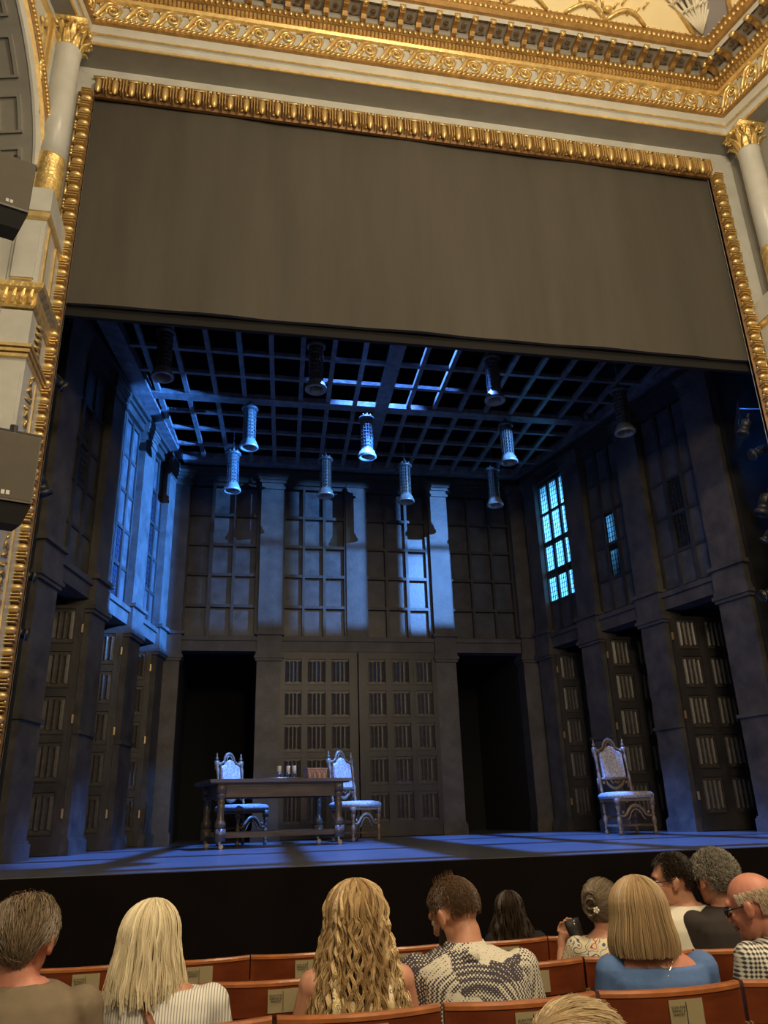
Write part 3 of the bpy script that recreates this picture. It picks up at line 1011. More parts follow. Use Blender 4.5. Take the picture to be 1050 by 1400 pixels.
def wall_parts(fr, t, pil, bays, top=7.2, dp=-.16):
    """pil: pilaster ranges; bays: (u0,u1,posts,nglass) ; all local (u,n,z)"""
    allu = [u for p in pil for u in p]
    u0, u1 = min(allu), max(allu)
    ce = 1 if dp < -.1 else .45
    b = MB()
    b.box((u0, -.34, 3.42), (u1, -.30, top), fr)
    b.build('backing', M['wood'], t)
    b = MB(); b.box((u0, -.3, 3.40), (u1, .02, 3.66), fr); b.box((u0, -.02, 3.60), (u1, .06, 3.68), fr); b.build('transom_beam', M['woodlight'], t)
    b = MB(); b.box((u0, -.3, 6.93), (u1, .02, top), fr); b.box((u0, 0, 7.06), (u1, .07, 7.12), fr); b.box((u0, 0, 7.12), (u1, .13, 7.2), fr); b.build('cornice', M['wood'], t)
    for a, c in pil:
        m1 = M['woodlight']
        b = MB()
        b.box((a, -.3, 3.74), (c, .07, 6.80), fr)
        b.build('pilaster', m1, t)
        b = MB()
        for e, z0, z1 in ((.03, 6.78, 6.84), (.0, 6.84, 6.92), (.04, 6.92, 6.98), (.07, 6.98, 7.04), (.1, 7.04, 7.10)):
            b.box((a - e * ce, -.3, z0), (c + e * ce, .08 + e * ce, z1), fr)
        b.build('capital', m1, t)
        b = MB()
        b.box((a - .01, -.3, 3.38), (c + .01, .10, 3.70), fr)
        b.box((a - .05, -.3, 3.70), (c + .05, .15, 3.76), fr)
        for e, z0, z1 in ((.03, 3.20, 3.25), (.055, 3.25, 3.31), (.03, 3.31, 3.38)):
            b.box((a - e, -.3, z0), (c + e, .08 + e, z1), fr)
        b.build('impost', m1, t)
        b = MB()
        b.box((a, -.3, .18), (c, .07, 3.22), fr)
        b.box((a - .03, -.3, 0), (c + .03, .11, .18), fr)
        b.box((a - .015, -.3, .18), (c + .015, .09, .21), fr)
        b.build('pilaster', m1, t)
    RZ = [3.72, 4.31, 4.95, 5.58, 6.22, 6.86]
    for bi, (a, c, cols, glass) in enumerate(bays):
        b = MB()
        us = [a] + [v for q in cols for v in q] + [c]
        for i in range(0, len(us), 2):
            b.box((us[i], -.3 if dp < -.1 else -.16, 3.66), (us[i + 1], -.045, 6.95), fr)
        zz = [3.66, RZ[0]] + [v for z in RZ[1:-1] for v in (z - .03, z + .03)] + [RZ[-1], 6.95]
        for i in range(0, len(zz), 2):
            b.box((a, -.3, zz[i]), (c, -.055, zz[i + 1]), fr)
        b.build('window_frame', M['wood'], t)
        for ci, q in enumerate(cols):
            for ri in range(5):
                z0, z1 = RZ[ri] + .03, RZ[ri + 1] - .03
                g = glass(ci, ri)
                if g:
                    b = MB(); b.v = [fr(*c_) for c_ in ((q[0] - .01, dp - .004, z0 - .01), (q[1] + .01, dp - .004, z0 - .01), (q[1] + .01, dp - .004, z1 + .01), (q[0] - .01, dp - .004, z1 + .01))]; b.f = [(0, 1, 2, 3)]
                    p = b.build('pane', M['glass'] if g == 2 else M['darkglass'], t)
                    b = MB()
                    for i in range(1, 4):
                        u = q[0] + (q[1] - q[0]) * i / 4
                        b.box((u - .005, dp - .002, z0), (u + .005, dp + .008, z1), fr)
                    for i in range(1, 6):
                        z = z0 + (z1 - z0) * i / 6
                        b.box((q[0], dp - .002, z - .005), (q[1], dp + .008, z + .005), fr)
                    b.build('lead_came', M['lead'], p)
                else:
                    b = MB(); b.box((q[0] - .01, dp - .01, z0 - .01), (q[1] + .01, dp + .01, z1 + .01), fr)
                    b.build('panel', M['pane'], t)
def wall_empty(name, label):
    t = bpy.data.objects.new(name, None); COL.objects.link(t)
    return struct(t, label)
wb = wall_empty('wall_back', 'dark panelled back wall of the set with tall panelled windows above two open doorways')
nog = lambda c, r_: 0
wall_parts(fB, wb, [(-1.3, -.93), (.51, .97), (4.06, 4.47), (5.9, 6.27)],
           [(-.93, .51, [(-.9, -.50), (-.42, -.03), (.03, .44)], nog),
            (.97, 2.30, [(1.02, 1.38), (1.43, 1.80), (1.86, 2.24)], nog),
            (2.66, 4.06, [(2.72, 3.10), (3.16, 3.54), (3.60, 3.98)], nog),
            (4.47, 5.9, [(4.52, 4.94), (4.99, 5.42), (5.47, 5.85)], nog)])
b = MB(); b.box((2.28, -.3, 3.66), (2.68, -.0, 6.95), fB); b.build('centre_post', M['woodlight'], wb)
b = MB(); b.box((.97, -.3, 3.38), (4.06, -.0, 3.45), fB); b.build('door_head', M['wood'], wb)
b = MB()
for u0, u1 in ((-.95, .53), (4.45, 5.92)):
    b.box((u0, -3.2, 0), (u0 + .02, -.3, 3.5), fB); b.box((u1 - .02, -3.2, 0), (u1, -.3, 3.5), fB); b.box((u0, -3.22, 0), (u1, -3.2, 3.5), fB); b.box((u0, -3.2, 3.48), (u1, -.3, 3.5), fB)
struct(b.build('wall_doorway_drapes', M['black']))
wl = wall_empty('wall_left', 'dark panelled left wall of the set in three bays, blue light on its upper windows')
wr = wall_empty('wall_right', 'dark panelled right wall of the set in three bays with leaded windows')
def three(a, c):
    m_ = .07; w_ = (c - a - 2 * .05 - 2 * m_) / 3
    return [(a + .05 + i * (w_ + m_), a + .05 + i * (w_ + m_) + w_) for i in range(3)]
PIL = [(14.69, 15.1), (13.2, 13.74), (11.6, 12.14), (9.88, 10.45)]
# leaded panes on the left: far bay middle rows, middle bay lower centre
gl3 = lambda c, r_: 1 if (r_ in (1, 2, 3) and c < 2) or (r_ == 4 and c == 0) else 0
gl2 = lambda c, r_: 1 if r_ in (0, 1) and c == 1 else 0
gl1 = lambda c, r_: 1 if r_ in (2, 3) and c == 1 else 0
wall_parts(fL, wl, PIL, [(13.74, 14.69, three(13.74, 14.69), gl3), (12.14, 13.2, three(12.14, 13.2), gl2), (10.45, 11.6, three(10.45, 11.6), gl1)], dp=-.085)
gr3 = lambda c, r_: 2 if r_ >= 1 else 0
gr2 = lambda c, r_: 2 if r_ in (1, 2) and c == 1 else 0
gr1 = lambda c, r_: 2 if r_ in (1, 2) and c == 1 else 0
wall_parts(fRt, wr, PIL, [(13.74, 14.69, three(13.70, 14.72), gr3), (12.14, 13.2, three(12.14, 13.2), gr2), (10.45, 11.6, three(10.45, 11.6), gr1)], dp=-.085)
# openings cut behind the backing for the right window: rebuild backing with holes so that the lamp outside reaches the glass
for ch in [o for o in bpy.data.objects if o.parent is wr and o.name.startswith('backing')]:
    bpy.data.objects.remove(ch)
b = MB()
for u0, u1, z0, z1 in ((9.88, 10.83, 3.42, 7.2), (11.22, 12.49, 3.42, 7.2), (12.85, 13.70, 3.42, 7.2), (14.73, 15.1, 3.42, 7.2), (13.70, 14.73, 3.42, 4.31),
                       (10.83, 11.22, 3.42, 4.31), (10.83, 11.22, 5.58, 7.2), (12.49, 12.85, 3.42, 4.31), (12.49, 12.85, 5.58, 7.2), (13.70, 14.73, 6.86, 7.2)):
    b.box((u0, -.34, z0), (u1, -.30, z1), fRt)
b.build('backing', M['wood'], wr)
for nm, fr, sg in (('door_3', fL, -1), ('door_6', fRt, 1)):
    for i, (Y, lab) in enumerate(((11.62, 'front'), (13.22, 'middle'), (14.72, 'far'))):
        p = fr(Y - .03, -.02, 0)
        side = 'left' if sg < 0 else 'right'
        n_ = 3 + i + (3 if sg > 0 else 0)
        w_ = 1.18 if i < 2 else 1.0
        cols = [(.10, .48), (.60, .98)] if w_ > 1.1 else [(.08, .42), (.52, .88)]
        if sg < 0:
            m_ = mt((p[0] - w_, p[1], 0), R(0))
            linen_leaf('door_%d' % n_, 'open linenfold door leaf in the %s doorway of the %s wall' % (lab, side), m_, w_, 3.3, [(w_ - c[1], w_ - c[0]) for c in cols][::-1], hinge=w_)
        else:
            m_ = mt((p[0], p[1], 0), R(0))
            linen_leaf('door_%d' % n_, 'open linenfold door leaf in the %s doorway of the %s wall' % (lab, side), m_, w_, 3.3, cols, hinge=0)
# black masking behind the side walls
for fr, nm in ((fL, 'wall_masking_left'), (fRt, 'wall_masking_right')):
    b = MB()
    b.box((9.80, -1.9, 0), (9.86, .0, 7.4), fr)
    b.box((9.8, -2.0, 0), (15.3, -1.9, 3.5), fr)
    b.box((9.8, -1.9, 3.44), (15.3, -.35, 3.5), fr)
    struct(b.build(nm, M['black']))
# panel mouldings low on the pilasters of the side walls (dado rail lines)
for fr, t in ((fL, wl), (fRt, wr)):
    for a, c in PIL[1:]:
        b = MB(); b.box((a - .02, .0, 1.52), (c + .02, .11, 1.57), fr); b.build('dado_bead', M['woodlight'], t)

# ---- coffered ceiling of beams
cg = wall_empty('ceiling_set', 'open grid ceiling of crossing beams over the set, black above')
zb_ = 7.3
def Xof(k, Y):
    t = (Y - 10.5) / 4.8
    return (2.43 + .5 * k) * (1 - t) + (2.67 + .475 * k) * t
def XL(Y): return -1.96 + (Y - 10.46) * .157
def XR(Y): return 7.07 - (Y - 11.05) * .20
Y0, Y1 = 9.4, 15.15
for k in range(-9, 11):
    ya, yb = Y0, Y1
    n = 60
    ys = [Y0 + (Y1 - Y0) * i / n for i in range(n + 1)]
    ins = [y for y in ys if XL(y) + .1 < Xof(k, y) < XR(y) - .1]
    if len(ins) < 4:
        continue
    ya, yb = ins[0], ins[-1]
    w_ = .24 if k == 0 else .075
    b = MB()
    b.hexa([(Xof(k, y) + sx * w_ / 2, y, z) for z in (zb_ - (.03 if k == 0 else 0), zb_ + .075) for y, sx in ((ya, -1), (ya, 1), (yb, 1), (yb, -1))])
    b.build('beam', M['beam'], cg)
for y in (9.6, 10.28, 10.98, 11.68, 12.45, 13.05, 13.72, 14.40):
    w_ = .22 if abs(y - 12.45) < .01 else .075
    b = MB(); b.box((XL(y), y - w_ / 2, zb_ - (.025 if w_ > .1 else -.005)), (XR(y), y + w_ / 2, zb_ + .07)); b.build('cross_beam', M['beam'], cg)
b = MB()
b.hexa([(XL(y) + d, y, z) for z in (zb_ - .04, zb_ + .14) for y, d in ((Y0, -.14), (Y0, .14), (Y1 + .1, .14), (Y1 + .1, -.14))])
b.hexa([(XR(y) + d, y, z) for z in (zb_ - .04, zb_ + .14) for y, d in ((Y0, -.14), (Y0, .14), (Y1 + .1, .14), (Y1 + .1, -.14))])
b.box((XL(15) - .1, 15.0, zb_ - .04), (XR(15) + .1, 15.28, zb_ + .14))
b.build('edge_beam', M['beam'], cg)
# dark cloth hung above the side walls, closing the set from the fly floor
b = MB()
b.hexa([fL(Y, n, z) for z in (7.2, 8.6) for Y, n in ((9.8, -.4), (15.3, -.4), (15.3, -.34), (9.8, -.34))])
b.hexa([fRt(Y, n, z) for z in (7.2, 8.6) for Y, n in ((9.8, -.4), (15.3, -.4), (15.3, -.34), (9.8, -.34))])
b.box((-1.5, -.42, 7.2), (6.5, -.36, 8.6), fB)
struct(b.build('wall_upper_masking', M['black']))

# ---- lanterns
def make_lantern():
    t = thing('hanging_lantern', '', 'lantern')
    b = MB()
    b.lathe([(.02, .98), (.03, .93), (.085, .88), (.10, .85), (.155, .83), (.16, .80), (.12, .78)], k=16)
    for k in range(8):
        a = k * PI / 4
        b.ell((.10 * math.cos(a), .10 * math.sin(a), .87), (.022, .022, .03), 5, 4)
    b.build('crown', M['lantern'], t, True)
    b = MB()
    rC = .115
    nA, nZ = 14, 9
    for i in range(nA):
        a = 2 * PI * i / nA
        b.bar((rC * math.cos(a), rC * math.sin(a), .14), (rC * math.cos(a), rC * math.sin(a), .80), .020, .010, (math.cos(a), math.sin(a), 0))
    for j in range(nZ + 1):
        z = .15 + .64 * j / nZ
        pts = [(rC * math.cos(2 * PI * i / nA), rC * math.sin(2 * PI * i / nA), z) for i in range(nA)]
        b.tube(pts, .010, 4, close=True)
    b.build('pierced_cage', M['lantern'], t)
    b = MB(); b.lathe([(.075, .15), (.078, .78)], k=10, cap=False); b.build('liner', mat('lantern_liner', (.12, .11, .09), .5), t, True)
    b = MB()
    prof = [(.115, .17), (.125, .13), (.15, .10), (.155, .06), (.175, .035), (.18, .0), (.165, -.015), (.13, -.0), (.11, .04), (.105, .12)]
    b.lathe(prof, k=20, cap=False)
    b.build('flared_foot', M['lanternfoot'], t, True)
    return t
L0 = make_lantern()
LT = [((317, 671), 13.72, 'dim pierced lantern hanging at back left, nearest the blue left wall'),
      ((445, 678), 13.72, 'pierced lantern with bright blue foot, second from left in the back row'),
      ((555, 686), 13.72, 'pierced lantern with pale blue foot, third from left in the back row'),
      ((677, 691), 13.72, 'brightest pierced lantern with cyan rim, right end of the back row'),
      ((340, 612), 12.45, 'dark pierced lantern at the left of the middle row'),
      ((502, 625), 12.45, 'pierced lantern with shining crown in the centre of the middle row'),
      ((696, 632), 12.45, 'pierced lantern with blue rim at the right of the middle row'),
      ((222, 516), 10.28, 'faint lantern high in the dark corner at the far left'),
      ((432, 533), 10.28, 'large shadowed lantern at upper centre near the header cloth'),
      ((677, 548), 10.28, 'large shadowed lantern at upper right of centre'),
      ((855, 592), 10.28, 'nearly invisible lantern in the gloom at far right')]
kids_index()
for i, (p, Y, lab) in enumerate(LT):
    q = onray(p[0], p[1], Y)
    o = L0 if i == 0 else tree_copy(L0)
    o.location = q
    o['label'] = lab
    o['group'] = 'pierced lanterns hung over the set'
    s = .93
    o.scale = (s, s, s)
    b = MB()
    n_ = int((7.33 - q.z - .93) / .05)
    for j in range(n_):
        z = 1.0 + j * .05 / s
        b.tube([(math.cos(a) * .009 * (1 if j % 2 else 0), math.cos(a) * .009 * (0 if j % 2 else 1), z + .028 * math.sin(a)) for a in [2 * PI * m_ / 6 for m_ in range(6)]], .0035, 3, close=True)
    b.tube([(0, 0, .95), (0, 0, (7.34 - q.z) / s)], .0015, 3)
    b.build('chain', M['pewter'], o, kind='stuff')

# ---- added black plates, out of view, cut to shape two stage beams
def gobo(lampp, target, us, vs_, lit, dist, label):
    """target(u, v) world; us, vs_ cell edges; lit(i, j) open cells"""
    lp = Vector(lampp)
    cu, cv = .5 * (us[1] + us[-2]), .5 * (vs_[1] + vs_[-2])
    n = (Vector(target(cu, cv)) - lp).normalized()
    t = thing('added_gobo', label, 'stage light', tuple(lp + n * dist))
    b = MB()
    def pr(u, v, dd):
        d = Vector(target(u, v)) - lp
        return d * ((dist + dd) / d.dot(n)) - n * dist
    for i in range(len(us) - 1):
        for j in range(len(vs_) - 1):
            if lit(i, j):
                continue
            c_ = ((us[i], vs_[j]), (us[i + 1], vs_[j]), (us[i + 1], vs_[j + 1]), (us[i], vs_[j + 1]))
            b.hexa([pr(u, v, 0) for u, v in c_] + [pr(u, v, .002) for u, v in c_])
    b.build('plate', M['blackpaint'], t)
    sd = n.cross(Vector((0, 0, 1))).normalized()
    b = MB(); b.tube([Vector((0, 0, .16)), Vector((0, 0, .3)), -n * dist * .9 + Vector((0, 0, .2)), -n * dist * .9 + Vector((0, 0, .06))], .012, 6); b.build('arm', M['blackpaint'], t)
    return t
gobo(LAMP_LEFT, lambda Y, z: fL(Y, 0, z), [9.0, 12.18, 15.2, 30.0], [0.0, 3.32, 7.5, 11.5], lambda i, j: i == 1 and j == 1, .45, 'added black plate, out of view, trimming the boom light to the left wall')
gobo(LAMP_BACK, lambda X, z: (X, 15.25, z), [-5.5, -.35, .98, 1.36, 2.72, 3.56, 4.52, 7.5], [-1.0, 3.95, 5.56, 5.68, 6.98, 10.5], lambda i, j: i in (1, 3, 5) and j in (1, 3), .45, 'added black window-shaped plate, out of view, cutting the back wall light into strips')

# ------------------------------------------------------------------ furniture
def turned(b, x, y, z0, z1, r, prof, k=10):
    b.lathe([(rr_ * r, z0 + (z1 - z0) * t) for t, rr_ in prof], (x, y, 0), k)
TURN = [(0, .6), (.04, .9), (.10, 1.0), (.16, .6), (.2, .95), (.24, .55), (.3, .75), (.42, 1.15), (.5, .8), (.56, .5), (.6, .95), (.64, .55), (.7, .8), (.82, 1.1), (.88, .6), (.93, .95), (1, .8)]
def make_chair():
    t = thing('high_back_chair', '', 'chair')
    W = .27; D = .25; SH = .52
    lm = M['chairwood']
    for sx in (-1, 1):
        b = MB(); turned(b, sx * W, -D, .0, SH - .04, .032, TURN); b.ell((sx * W, -D, .2), (.036, .036, .05), 6, 5); b.box((sx * W - .033, -D - .033, SH - .12), (sx * W + .033, -D + .033, SH - .02)); b.build('leg', lm, t, True)
        b = MB(); turned(b, sx * W * .9, D, .0, SH, .03, TURN); b.build('leg', lm, t, True)
        # back posts, turned and slightly raked
        b = MB()
        pr = [(rr_ * .028, t_) for t_, rr_ in TURN]
        b.lathe([(r_, SH - .04 + t_ * .78) for r_, t_ in pr], (0, 0, 0), 8, fr=lambda x, y, z, sx=sx: (x + sx * W * .9, y + D + (z - SH) * .14, z))
        b.box((sx * W * .9 - .03, D + .085, 1.12), (sx * W * .9 + .03, D + .14, 1.26))
        b.lathe([(.012, 1.25), (.022, 1.28), (.026, 1.30), (.012, 1.325), (.016, 1.34), (.004, 1.38)], (sx * W * .9, D + .115, 0), 8)
        b.box((sx * W * .9 - .03, D + .03, .66), (sx * W * .9 + .03, D + .08, .80))
        b.build('back_post', lm, t, True)
    b = MB()
    b.box((-W - .02, -D - .02, SH - .06), (W + .02, D + .02, SH - .02)); b.build('seat_rail', lm, t)
    b = MB()
    RR = []
    for z, e in ((SH - .02, .03), (SH + .03, .035), (SH + .06, .01), (SH + .075, -.06)):
        RR.append([(sx * (W + e) + 0, sy * (D + e), z) for sx, sy in ((-1, -1), (0, -1.03), (1, -1), (1.02, 0), (1, 1), (0, 1), (-1, 1), (-1.02, 0))])
    b.rings(RR); b.build('seat', M['damask'], t, True)
    # upholstered back panel with arched top
    def yb(z): return D + (z - SH) * .14
    pts = [(-.185, .80), (.185, .80), (.185, 1.16), (.15, 1.19), (.10, 1.20), (.07, 1.25), (0, 1.28), (-.07, 1.25), (-.10, 1.20), (-.15, 1.19), (-.185, 1.16)]
    b = MB(); b.rings([[(x * s_, yb(z) + dy, (z - 1.02) * s_ + 1.02) for x, z in pts] for dy, s_ in ((-.045, .93), (-.025, 1), (.02, 1))]); b.build('back_cushion', M['damask'], t)
    # crest rail: scrolls and arch
    b = MB()
    arch = [(-.235, 1.17), (-.20, 1.22), (-.16, 1.22), (-.13, 1.235), (-.10, 1.26), (-.085, 1.31), (-.045, 1.36), (0, 1.375), (.045, 1.36), (.085, 1.31), (.10, 1.26), (.13, 1.235), (.16, 1.22), (.20, 1.22), (.235, 1.17)]
    b.tube([(x, yb(z), z) for x, z in arch], [.018, .022, .018, .016, .018, .022, .026, .03, .026, .022, .018, .016, .018, .022, .018], 6)
    b.tube([(x * .6, yb(z) - .01, 1.22 + (z - 1.22) * .75) for x, z in arch[4:11]], .013, 5)
    for sx in (-1, 1):
        b.ell((sx * .19, yb(1.2) - .01, 1.205), (.03, .02, .03), 7, 5)
    b.build('crest_rail', lm, t, True)
    # lower carved rail under the back panel
    b = MB()
    b.box((-.235, yb(.79) - .02, .775), (.235, yb(.79) + .02, .805))
    b.tube([(x, yb(.72), z) for x, z in ((-.15, .77), (-.12, .71), (-.05, .66), (0, .645), (.05, .66), (.12, .71), (.15, .77))], [.014, .022, .028, .03, .028, .022, .014], 6)
    b.tube([(x, yb(.72), z) for x, z in ((-.07, .765), (-.04, .72), (0, .75), (.04, .72), (.07, .765))], .014, 5)
    for sx in (-1, 1):
        b.ell((sx * .185, yb(.74), .735), (.025, .018, .025), 6, 5)
    b.build('lower_back_rail', lm, t, True)
    # carved arched front stretcher
    b = MB()
    a2 = [(-W, .26), (-.19, .255), (-.15, .28), (-.11, .34), (-.06, .385), (0, .40), (.06, .385), (.11, .34), (.15, .28), (.19, .255), (W, .26)]
    b.tube([(x, -D, z) for x, z in a2], [.018, .02, .022, .026, .028, .032, .028, .026, .022, .02, .018], 6)
    b.tube([(x * .75, -D - .004, .2 + (z - .2) * 1.0 - .05) for x, z in a2[1:-1]], .012, 5)
    for sx in (-1, 1):
        b.ell((sx * .20, -D, .305), (.026, .018, .026), 6, 5)
    b.build('front_stretcher', lm, t, True)
    b = MB()
    for sx in (-1, 1):
        b.bar((sx * W, -D, .13), (sx * W * .9, D, .13), .03, .03)
    b.bar((-W, 0, .13), (W, 0, .13), .035, .03)
    b.bar((-W, D, .25), (W, D, .25), .03, .03)
    b.ell((0, 0, .17), (.03, .03, .05), 6, 5)
    b.build('stretcher', lm, t)
    return t
c0 = make_chair()
c0['label'] = 'carved high-back chair standing alone at right, upholstered in pale damask'
c0.location = (5.86, 11.5, 0); c0.rotation_euler = (0, 0, R(0)); c0.scale = (1.0, 1.0, 1.0)
kids_index()
c1 = tree_copy(c0); c1['label'] = 'carved high-back chair behind the right end of the table, back glowing blue'
c1.location = (2.05, 13.15, 0); c1.rotation_euler = (0, 0, R(33))
c2 = tree_copy(c0); c2['label'] = 'carved high-back chair behind the left end of the table, half in shadow'
c2.location = (.28, 13.25, 0); c2.rotation_euler = (0, 0, R(38))
for c in (c0, c1, c2):
    c['group'] = 'carved high-back chairs on the stage'

# table
TA = R(13)
t = thing('refectory_table', 'long dark oak refectory table on castors at left of the stage', 'table', (.70, 12.35, 0), TA)
TW, TD, TH = .86, .45, .90
b = MB(); b.box((-TW - .18, -TD - .1, TH - .045), (TW + .18, TD + .1, TH)); b.box((-TW - .15, -TD - .07, TH - .06), (TW + .15, TD + .07, TH - .045)); b.build('table_top', M['tabletop'], t)
b = MB()
for sy in (-1, 1):
    b.box((-TW, sy * TD - .02, TH - .24), (TW, sy * TD + .02, TH - .06))
    b.box((-TW, sy * TD - .028 * (1 if sy < 0 else -1) - .004, TH - .10), (TW, sy * TD - .0, TH - .06))
for sx in (-1, 1):
    b.box((sx * TW - .02, -TD, TH - .24), (sx * TW + .02, TD, TH - .06))
b.build('apron', M['tablewood'], t)
LP_ = [(.10, .9), (.12, .9), (.15, .75), (.165, .5), (.19, .5), (.21, .62), (.24, .55), (.30, .62), (.42, .84), (.50, .62), (.52, .5), (.56, .5), (.60, .62), (.64, .5), (.67, .8), (.72, .8)]
for sx in (-1, 1):
    for sy in (-1, 1):
        b = MB()
        x, y = sx * TW, sy * TD
        b.box((x - .065, y - .065, .10), (x + .065, y + .065, .26))
        b.lathe([(.062, .26), (.075, .29), (.08, .33), (.055, .38), (.046, .42), (.05, .5), (.058, .56), (.045, .58), (.058, .60), (.045, .625), (.045, .65), (.065, .67), (.07, .70), (.055, .72)], (x, y, 0), 12)
        b.box((x - .06, y - .06, .72), (x + .06, y + .06, TH - .06))
        b.build('leg', M['tablewood'], t, True)
        b = MB()
        b.lathe([(.02, .06), (.025, .10)], (x, y, 0), 8)
        b.rings([[(x + .02 + .032 * math.cos(a) , y + dy, .034 + .032 * math.sin(a)) for a in [2 * PI * i / 10 for i in range(10)]] for dy in (-.014, .014)])
        b.build('castor', M['brass'], t)
b = MB()
b.box((-TW, -TD - .025, .14), (TW, -TD + .025, .21)); b.box((-TW, TD - .025, .14), (TW, TD + .025, .21))
b.box((-TW - .02, -TD, .105), (-TW + .02, TD, .15)); b.box((TW - .02, -TD, .105), (TW + .02, TD, .15))
b.build('stretcher', M['tablewood'], t)
def onT(x, y, z=0):
    c, s = math.cos(TA), math.sin(TA)
    return (.70 + x * c - y * s, 12.35 + x * s + y * c, TH + z)
# tray
t = thing('pewter_tray', 'flat pewter tray under the three candle holders on the table', 'tray', onT(.14, -.05, .001), TA)
b = MB(); b.lathe([(.0, .004), (.27, .004), (.30, .02), (.31, .022), (.30, .012), (.28, .0), (.0, .0)], (0, 0, 0), 24, sy=.6); b.build('dish', M['pewter'], t, True)
b = MB(); b.tube([(.305 * math.cos(a), .183 * math.sin(a), .024) for a in [2 * PI * i / 28 for i in range(28)]], .006, 5, close=True); b.build('rim', M['pewter'], t, True)
def make_goblet():
    t = thing('candle_goblet', '', 'candle holder')
    b = MB(); b.lathe([(.035, 0), (.036, .008), (.012, .016), (.009, .05), (.018, .06), (.036, .075), (.04, .10), (.036, .10), (.03, .085)], k=12); b.build('pewter_foot', M['pewter'], t, True)
    b = MB(); b.lathe([(.03, .085), (.031, .19), (.028, .195), (.0, .192)], k=12); b.build('candle', M['candle'], t, True)
    b = MB(); b.tube([(0, 0, .19), (.002, 0, .205)], .002, 4); b.build('wick', M['ink'], t)
    return t
g0 = make_goblet()
kids_index()
for i, (dx, dy, lab) in enumerate(((.0, 0, 'leftmost candle on the tray, standing apart from the other two'), (.15, .03, 'middle one of the three pale candles on the tray'), (.225, -.02, 'rightmost of the three pale candles on the tray'))):
    o = g0 if i == 0 else tree_copy(g0)
    o.location = onT(.08 + dx, -.05 + dy, .006); o['label'] = lab; o['group'] = 'candles on the tray'
# casket
t = thing('carved_casket', 'orange-brown carved wooden casket with arched panels on the table', 'box', onT(.62, -.12, 0), TA)
b = MB(); b.box((-.15, -.10, 0), (.15, .10, .135)); b.build('body', M['casket'], t)
b = MB(); b.box((-.16, -.11, .137), (.16, .11, .16)); b.build('lid', M['casket'], t)
b = MB(); b.box((-.16, -.11, .0), (.16, .11, .014)); b.build('plinth', M['casket'], t)
for k in range(4):
    x = -.112 + k * .075
    b = MB(); b.tube([(x - .026, -.104, .025), (x - .026, -.104, .085), (x - .018, -.104, .108), (x, -.104, .118), (x + .018, -.104, .108), (x + .026, -.104, .085), (x + .026, -.104, .025)], .006, 5); b.build('arched_panel', M['casket'], t, True)

# ------------------------------------------------------------------ loudspeakers and spotlights
def speaker(p, w_, h_, d_, tilt, yaw_, label):
    t = thing('loudspeaker', label, 'speaker', p)
    t.rotation_euler = (tilt, 0, yaw_)
    b = MB(); b.rings([[(x, y, z) for x, y in ((-w_ / 2, -d_ / 2), (w_ / 2, -d_ / 2), (w_ * .38, d_ / 2), (-w_ * .38, d_ / 2))] for z in (0, h_)]); b.build('cabinet', M['blackpaint'], t)
    b = MB(); b.box((-w_ / 2 + .008, -d_ / 2 - .02, h_ * .03), (w_ / 2 - .008, -d_ / 2, h_ * .98)); b.build('grille', M['grille'], t)
    b = MB()
    b.hexa([(-w_ / 2, -d_ / 2 - .02, -h_ * .0), (w_ / 2, -d_ / 2 - .02, -h_ * .0), (w_ * .38, d_ / 2, 0), (-w_ * .38, d_ / 2, 0), (-w_ / 2, -d_ / 2 - .025, .012), (w_ / 2, -d_ / 2 - .025, .012), (w_ * .38, d_ / 2, .012), (-w_ * .38, d_ / 2, .012)])
    b.build('lower_edge', M['greydark'], t)
    b = MB(); b.rings([[(x, y, z) for x, y in ((-w_ / 2 * s_, -d_ / 2 + (1 - s_) * .1), (w_ / 2 * s_, -d_ / 2 + (1 - s_) * .1), (w_ * .38 * s_, d_ / 2), (-w_ * .38 * s_, d_ / 2))] for z, s_ in ((-.01, 1), (-.17, .75))]); b.build('lower_housing', M['black'], t)
    b = MB(); b.box((-.03, -d_ / 2 - .024, h_ * .08), (-.005, -d_ / 2 - .02, h_ * .14)); b.box((.005, -d_ / 2 - .024, h_ * .08), (.03, -d_ / 2 - .02, h_ * .14)); b.build('badge', M['grey'], t)
    b = MB(); b.tube([(-w_ * .7, d_ * .1, h_ + .06), (w_ * .55, d_ * .1, h_ + .06)], .022, 8); b.tube([(0, d_ * .1, h_), (0, d_ * .1, h_ + .12)], .03, 8); b.tube([(-.06, d_ * .1, h_), (.0, d_ * .1, h_ + .07), (.06, d_ * .1, h_)], .012, 6); b.build('bracket', M['blackpaint'], t)
    return t
q = onray(9, 293, 6.35); speaker(q, .34, .50, .30, R(12), R(20), 'upper grey loudspeaker with black base, high on the left before the arch')
q = onray(2, 690, 6.2); speaker(q, .40, .56, .30, R(6), R(20), 'lower grey loudspeaker hung from a black bar beside the gilt frame')
